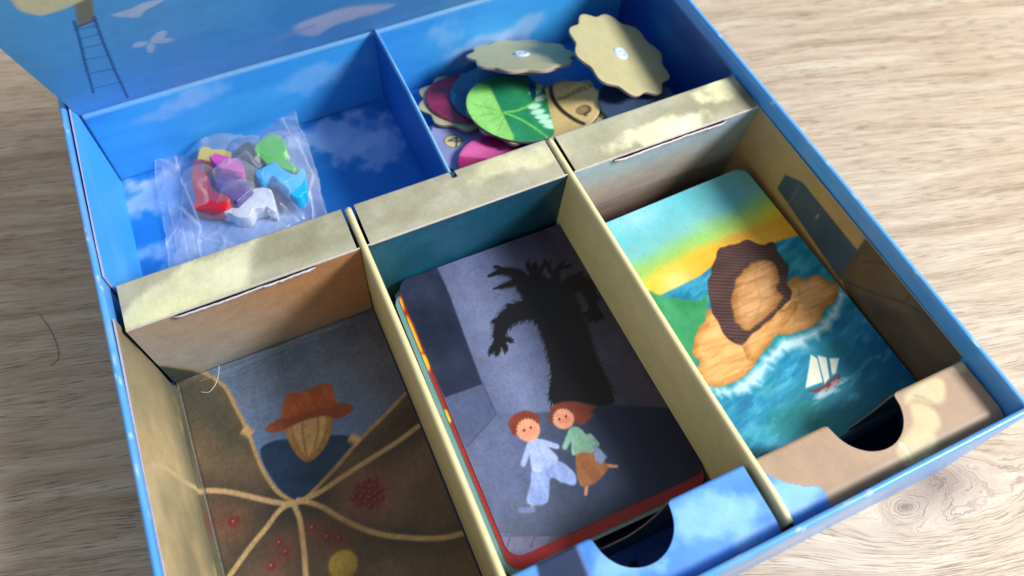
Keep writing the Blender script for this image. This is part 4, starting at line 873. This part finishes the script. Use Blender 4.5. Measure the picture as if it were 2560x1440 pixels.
# ------------------------------------------------------------------ animal playing pieces in the clear bag
GM = 'wooden rabbit playing pieces in the clear bag'
def meeple(label, color, outline, z, th=9.0, tilt=(0, 0), bev=.6, n=5, rough=.38):
    """painted wooden piece: traced outline on its own tilted plane, extruded and rounded"""
    q = np.array(outline, float).mean(0); o = at(q[0], q[1], z)
    pl = Plane(tuple(o), (1, 0, -tilt[0]), (0, 1, -tilt[1])); P = catmull([np.array(pl.uv(*a)) for a in outline], n)
    if sum(P[i][0] * P[(i + 1) % len(P)][1] - P[(i + 1) % len(P)][0] * P[i][1] for i in range(len(P))) < 0: P = P[::-1]
    bm = bmesh.new(); f = bm.faces.new([bm.verts.new((a[0] * S, a[1] * S, 0)) for a in P]); r = bmesh.ops.extrude_face_region(bm, geom=[f])
    for v in [g for g in r['geom'] if isinstance(g, bmesh.types.BMVert)]: v.co.z -= th * S
    bmesh.ops.recalc_face_normals(bm, faces=bm.faces[:])
    caps = [e for e in bm.edges if abs(e.verts[0].co.z - e.verts[1].co.z) < 1e-7]
    bmesh.ops.bevel(bm, geom=caps, offset=bev * S, segments=3, affect='EDGES', profile=.5, clamp_overlap=True)
    me = bpy.data.meshes.new('rabbit_piece'); bm.to_mesh(me); bm.free()
    for pg_ in me.polygons: pg_.use_smooth = len(pg_.vertices) < 8
    ob = link('rabbit_piece', me, None, [plain_mat('painted_wood_' + color[0], color[1], rough, .05, 400, .5, coat=.2)])
    ob.matrix_world = Matrix(((pl.eu[0], pl.ev[0], pl.n[0], o[0] * S), (pl.eu[1], pl.ev[1], pl.n[1], o[1] * S), (pl.eu[2], pl.ev[2], pl.n[2], o[2] * S), (0, 0, 0, 1)))
    return tag(ob, label, 'game piece', GM)
def cr(l): return [(360 + x * .2292, 270 + y * .2292) for x, y in l]      # trace made on an enlarged view
meeple('white rabbit piece lying at the front of the bag', ('white', (238, 240, 242)), cr([(835, 1085), (880, 1062), (950, 1080), (1020, 1075), (1060, 1000), (1120, 930), (1190, 880), (1280, 862), (1370, 878), (1400, 920), (1425, 1010), (1440, 1095), (1425, 1125), (1385, 1110), (1330, 1070), (1290, 1085), (1200, 1095), (1175, 1130), (1150, 1180), (1070, 1195), (990, 1180), (930, 1140), (870, 1135), (838, 1115)]), 16.5, 8.5, (0, .0), n=3)
meeple('light blue rabbit piece at the right of the bag with legs spread', ('light_blue', (36, 190, 246)), cr([(1215, 680), (1270, 655), (1330, 630), (1390, 590), (1440, 590), (1490, 640), (1580, 700), (1660, 720), (1700, 660), (1750, 668), (1762, 760), (1772, 860), (1770, 910), (1735, 925), (1715, 962), (1650, 975), (1600, 940), (1570, 880), (1500, 830), (1440, 770), (1390, 735), (1330, 750), (1270, 770), (1220, 740)]), 21, 9, (.05, .1), n=3)
meeple('light blue ear-up rabbit piece behind the first blue one', ('sky_blue', (48, 164, 226)), cr([(1600, 720), (1680, 690), (1700, 655), (1745, 665), (1755, 740), (1770, 830), (1770, 905), (1720, 890), (1660, 800)]), 18.5, 7, n=3) if False else None
meeple('green rabbit piece at the top right of the bag', ('green', (92, 200, 44)), cr([(1200, 450), (1230, 390), (1300, 320), (1380, 285), (1460, 285), (1520, 340), (1550, 420), (1535, 500), (1560, 560), (1620, 600), (1660, 650), (1620, 680), (1540, 660), (1480, 640), (1400, 600), (1330, 600), (1290, 560), (1230, 510)]), 19, 8, (.0, .1), n=3)
meeple('black rabbit piece between the purple and green ones', ('black', (36, 42, 54)), cr([(985, 480), (1060, 400), (1130, 365), (1190, 400), (1185, 450), (1240, 530), (1310, 590), (1260, 640), (1200, 700), (1190, 780), (1120, 740), (1080, 640), (1040, 540)]), 18, 9, (.0, .1), n=3)
meeple('yellow rabbit piece at the back of the bag', ('yellow', (230, 196, 60)), cr([(590, 490), (620, 430), (690, 415), (750, 445), (850, 445), (930, 470), (960, 500), (900, 560), (760, 580), (660, 570), (580, 560)]), 15, 8, n=3)
meeple('pink rabbit piece wedged above the purple one', ('pink', (214, 84, 168)), cr([(710, 530), (745, 515), (775, 490), (830, 500), (900, 520), (980, 540), (1050, 580), (1090, 640), (1080, 680), (1000, 690), (900, 660), (830, 650), (770, 600)]), 24, 8, (.1, .1), n=3)
meeple('red rabbit piece standing on edge at the left of bag', ('red', (226, 20, 36)), cr([(540, 570), (600, 555), (650, 560), (665, 620), (650, 680), (690, 760), (730, 840), (780, 900), (850, 930), (920, 970), (915, 1010), (860, 1060), (800, 1090), (700, 1105), (560, 1100), (530, 1080), (560, 980), (540, 900), (515, 800), (520, 680)]), 18, 9, (-.25, .1), n=3)
meeple('purple rabbit piece in the middle of the bag', ('purple', (76, 36, 130)), cr([(790, 760), (850, 650), (870, 605), (920, 575), (960, 570), (1020, 610), (1085, 670), (1060, 740), (1120, 810), (1180, 870), (1120, 930), (1040, 1000), (1000, 1030), (950, 980), (890, 940), (820, 900), (770, 820)]), 21, 9, (.05, .0), n=3)
# clear plastic bag: crinkled upper film draped over the pieces, lower film under them
def film_mat():
    m, N, L, B = mat('clear_bag_film'); out = N['Material Output']
    tr = N.new('ShaderNodeBsdfTransparent'); tr.inputs[0].default_value = (.97, .98, 1, 1); mxs = N.new('ShaderNodeMixShader')
    B.inputs['Base Color'].default_value = (.80, .86, .95, 1); B.inputs['Roughness'].default_value = .22; B.inputs['Specular IOR Level'].default_value = .8
    lw = N.new('ShaderNodeLayerWeight'); lw.inputs[0].default_value = .35; tc = N.new('ShaderNodeTexCoord'); n = N.new('ShaderNodeTexNoise'); n.inputs['Scale'].default_value = 60; n.inputs['Detail'].default_value = 4; n.inputs['Distortion'].default_value = 1.2
    L.new(tc.outputs['Object'], n.inputs['Vector']); b = N.new('ShaderNodeBump'); b.inputs['Strength'].default_value = .25; b.inputs['Distance'].default_value = .002; L.new(n.outputs['Fac'], b.inputs['Height']); L.new(b.outputs[0], B.inputs['Normal'])
    a = N.new('ShaderNodeAttribute'); a.attribute_name = 'print'
    mr = N.new('ShaderNodeMapRange'); mr.inputs[3].default_value = .10; mr.inputs[4].default_value = .46; L.new(lw.outputs['Facing'], mr.inputs[0])
    ad = N.new('ShaderNodeMath'); ad.operation = 'ADD'; ad.use_clamp = True; L.new(mr.outputs[0], ad.inputs[0]); L.new(a.outputs['Fac'], ad.inputs[1])
    L.new(ad.outputs[0], mxs.inputs[0]); L.new(tr.outputs[0], mxs.inputs[1]); L.new(B.outputs[0], mxs.inputs[2]); L.new(mxs.outputs[0], out.inputs['Surface']); return m
FILM = film_mat()
bag = thing('plastic_bag', 'crumpled clear zip bag holding the coloured rabbit pieces on the blue floor', 'plastic bag', (25, 245, ZBF))
bgo = np.array([25, 245, ZBF])
def film(name, zf, seed, corners):
    n = 190; s_, t_ = np.meshgrid(np.linspace(0, 1, n), np.linspace(0, 1, n)); A, B_, C_, D_ = [np.array(c) for c in corners]
    P = (A * (1 - s_)[..., None] + B_ * s_[..., None]) * (1 - t_)[..., None] + (D_ * (1 - s_)[..., None] + C_ * s_[..., None]) * t_[..., None]
    edge = np.minimum(np.minimum(s_, 1 - s_), np.minimum(t_, 1 - t_))
    P[..., 0] += (fbm(s_ * 4, t_ * 4, seed) - .5) * 5; P[..., 1] += (fbm(s_ * 4, t_ * 4, seed + 7) - .5) * 4
    x, y = P[..., 0], P[..., 1]
    wr = np.abs(fbm(x * .05, y * .05, seed + 1, 4) - .5) * 2; ridge = np.clip(1 - wr * 7, 0, 1)
    z = zf(x, y, edge, s_, t_) + ridge * 1.0 + (fbm(x * .08, y * .08, seed + 3) - .5) * 1.6
    z = np.maximum(z, ZBF + .35)
    cre = np.zeros_like(x)
    for (a0, b0, a1, b1, w_, h_) in ((.0, .62, .22, .34, .010, .5), (.22, .34, .16, .0, .010, .45), (.10, 1.0, .22, .34, .008, .4), (.2, .3, .42, .12, .007, .3), (.86, .0, .97, .42, .009, .5), (.97, .42, .9, 1.0, .008, .35), (.55, 1.0, .78, .82, .008, .35), (.3, .0, .36, .2, .007, .3), (.62, .02, .8, .16, .007, .3), (.0, .3, .2, .55, .007, .3), (.76, .9, .98, .7, .006, .35), (.4, .86, .3, 1.0, .006, .3)):
        if seed != 3: break
        e0, e1 = a1 - a0, b1 - b0; tt = np.clip(((s_ - a0) * e0 + (t_ - b0) * e1) / (e0 * e0 + e1 * e1), 0, 1); dd = np.hypot(s_ - a0 - e0 * tt, t_ - b0 - e1 * tt) + .004 * (vnoise(s_ * 30, t_ * 30, 2) - .5)
        cre = np.maximum(cre, np.clip(1 - dd / (w_ * 1.6), 0, 1) ** 1.5 * h_ * .7)
    z = z + cre * 2.0
    hem = cre + np.clip(1 - edge / .012, 0, 1) * .22 + np.clip(1 - np.abs(s_ - .12) / .006, 0, 1) * .25
    C = np.tile((ridge * .10 + hem)[..., None], (1, 1, 3)); idx = np.arange(n * n).reshape(n, n)
    Q = np.stack([idx[:-1, :-1].ravel(), idx[:-1, 1:].ravel(), idx[1:, 1:].ravel(), idx[1:, :-1].ravel()], 1).tolist()
    me = mesh_from(np.stack([x, y, z], -1).reshape(-1, 3), Q, C.reshape(-1, 3), smooth=True, origin=bgo, name=name); return link(name, me, bag, [FILM])
cor = [at(436, 720, 9)[:2], at(838, 580, 9)[:2], at(738, 290, 13)[:2], at(385, 382, 12)[:2]]
pcn = [at(650, 520, 16)[:2], at(500, 460, 18)[:2], at(580, 450, 21)[:2], at(700, 450, 20)[:2], at(690, 380, 18)[:2], at(540, 380, 18)[:2], at(620, 390, 18)[:2]]
pcz = [18, 20, 24, 23, 21, 19, 21]
def ztop(x, y, e, s_, t_):
    z = np.full_like(x, ZBF + 1.5)
    g = np.zeros_like(x)
    for (a, b), h in zip(pcn, pcz): g = np.maximum(g, np.exp(-(((x - a) ** 2 + (y - b) ** 2) / 15.0 ** 2) ** 1.6) * (h + 2.6 - ZBF))
    for (a, b), h in zip(pcn, pcz): g = np.maximum(g, (h + 1.6 - ZBF) * np.clip(1.55 - np.hypot(x - a, y - b) / 13, 0, 1))
    lift = np.clip(1 - np.hypot(s_ - 1, t_ - 1) / .35, 0, 1) * 9 + np.clip(1 - np.hypot(s_, t_ - 1) / .3, 0, 1) * 6
    return z + np.maximum(g, lift)
film('upper_film', ztop, 3, cor)
film('lower_film', lambda x, y, e, s_, t_: np.full_like(x, ZBF + .1), 9, [np.array(cor[0]) + (2, 1), np.array(cor[1]) + (-1, 1), np.array(cor[2]) + (-1, -2), np.array(cor[3]) + (2, -2)])

# ------------------------------------------------------------------ stray hair and paper fibre
def strand(name, pts3, r, c, label, cat):
    P = np.array(catmull([V3(*p) for p in pts3], 8, False)); o = P[0].copy(); n = len(P); V = []; F = []
    for i, q in enumerate(P):
        d = P[min(i + 1, n - 1)] - P[max(i - 1, 0)]; d /= np.linalg.norm(d); a = np.cross(d, [0, 0, 1]); a /= np.linalg.norm(a) + 1e-9; b = np.cross(d, a)
        for k in range(5): V.append(q + r * (math.cos(k * 1.2566) * a + math.sin(k * 1.2566) * b))
    F = [[i * 5 + k, i * 5 + (k + 1) % 5, i * 5 + 5 + (k + 1) % 5, i * 5 + 5 + k] for i in range(n - 1) for k in range(5)]
    me = mesh_from(V, F, origin=o, name=name, smooth=True); ob = link(name, me, None, [plain_mat(name + '_fibre', c, .4)]); ob.location = Vector(o) * S; return tag(ob, label, cat)
strand('hair', [at(x, y, .25) for x, y in ((97, 784), (118, 812), (136, 845), (146, 880), (143, 900), (128, 912))], .11, (70, 52, 44), 'thin brown curved hair lying on the table left of box', 'hair')
strand('paper_fibre', [at(x, y, z) for x, y, z in ((548, 915, 6), (546, 938, 5), (538, 962, 4), (522, 980, 3), (503, 980, 2.4))], .13, (226, 230, 232), 'tiny white curled paper fibre on artwork in left compartment', 'fibre')
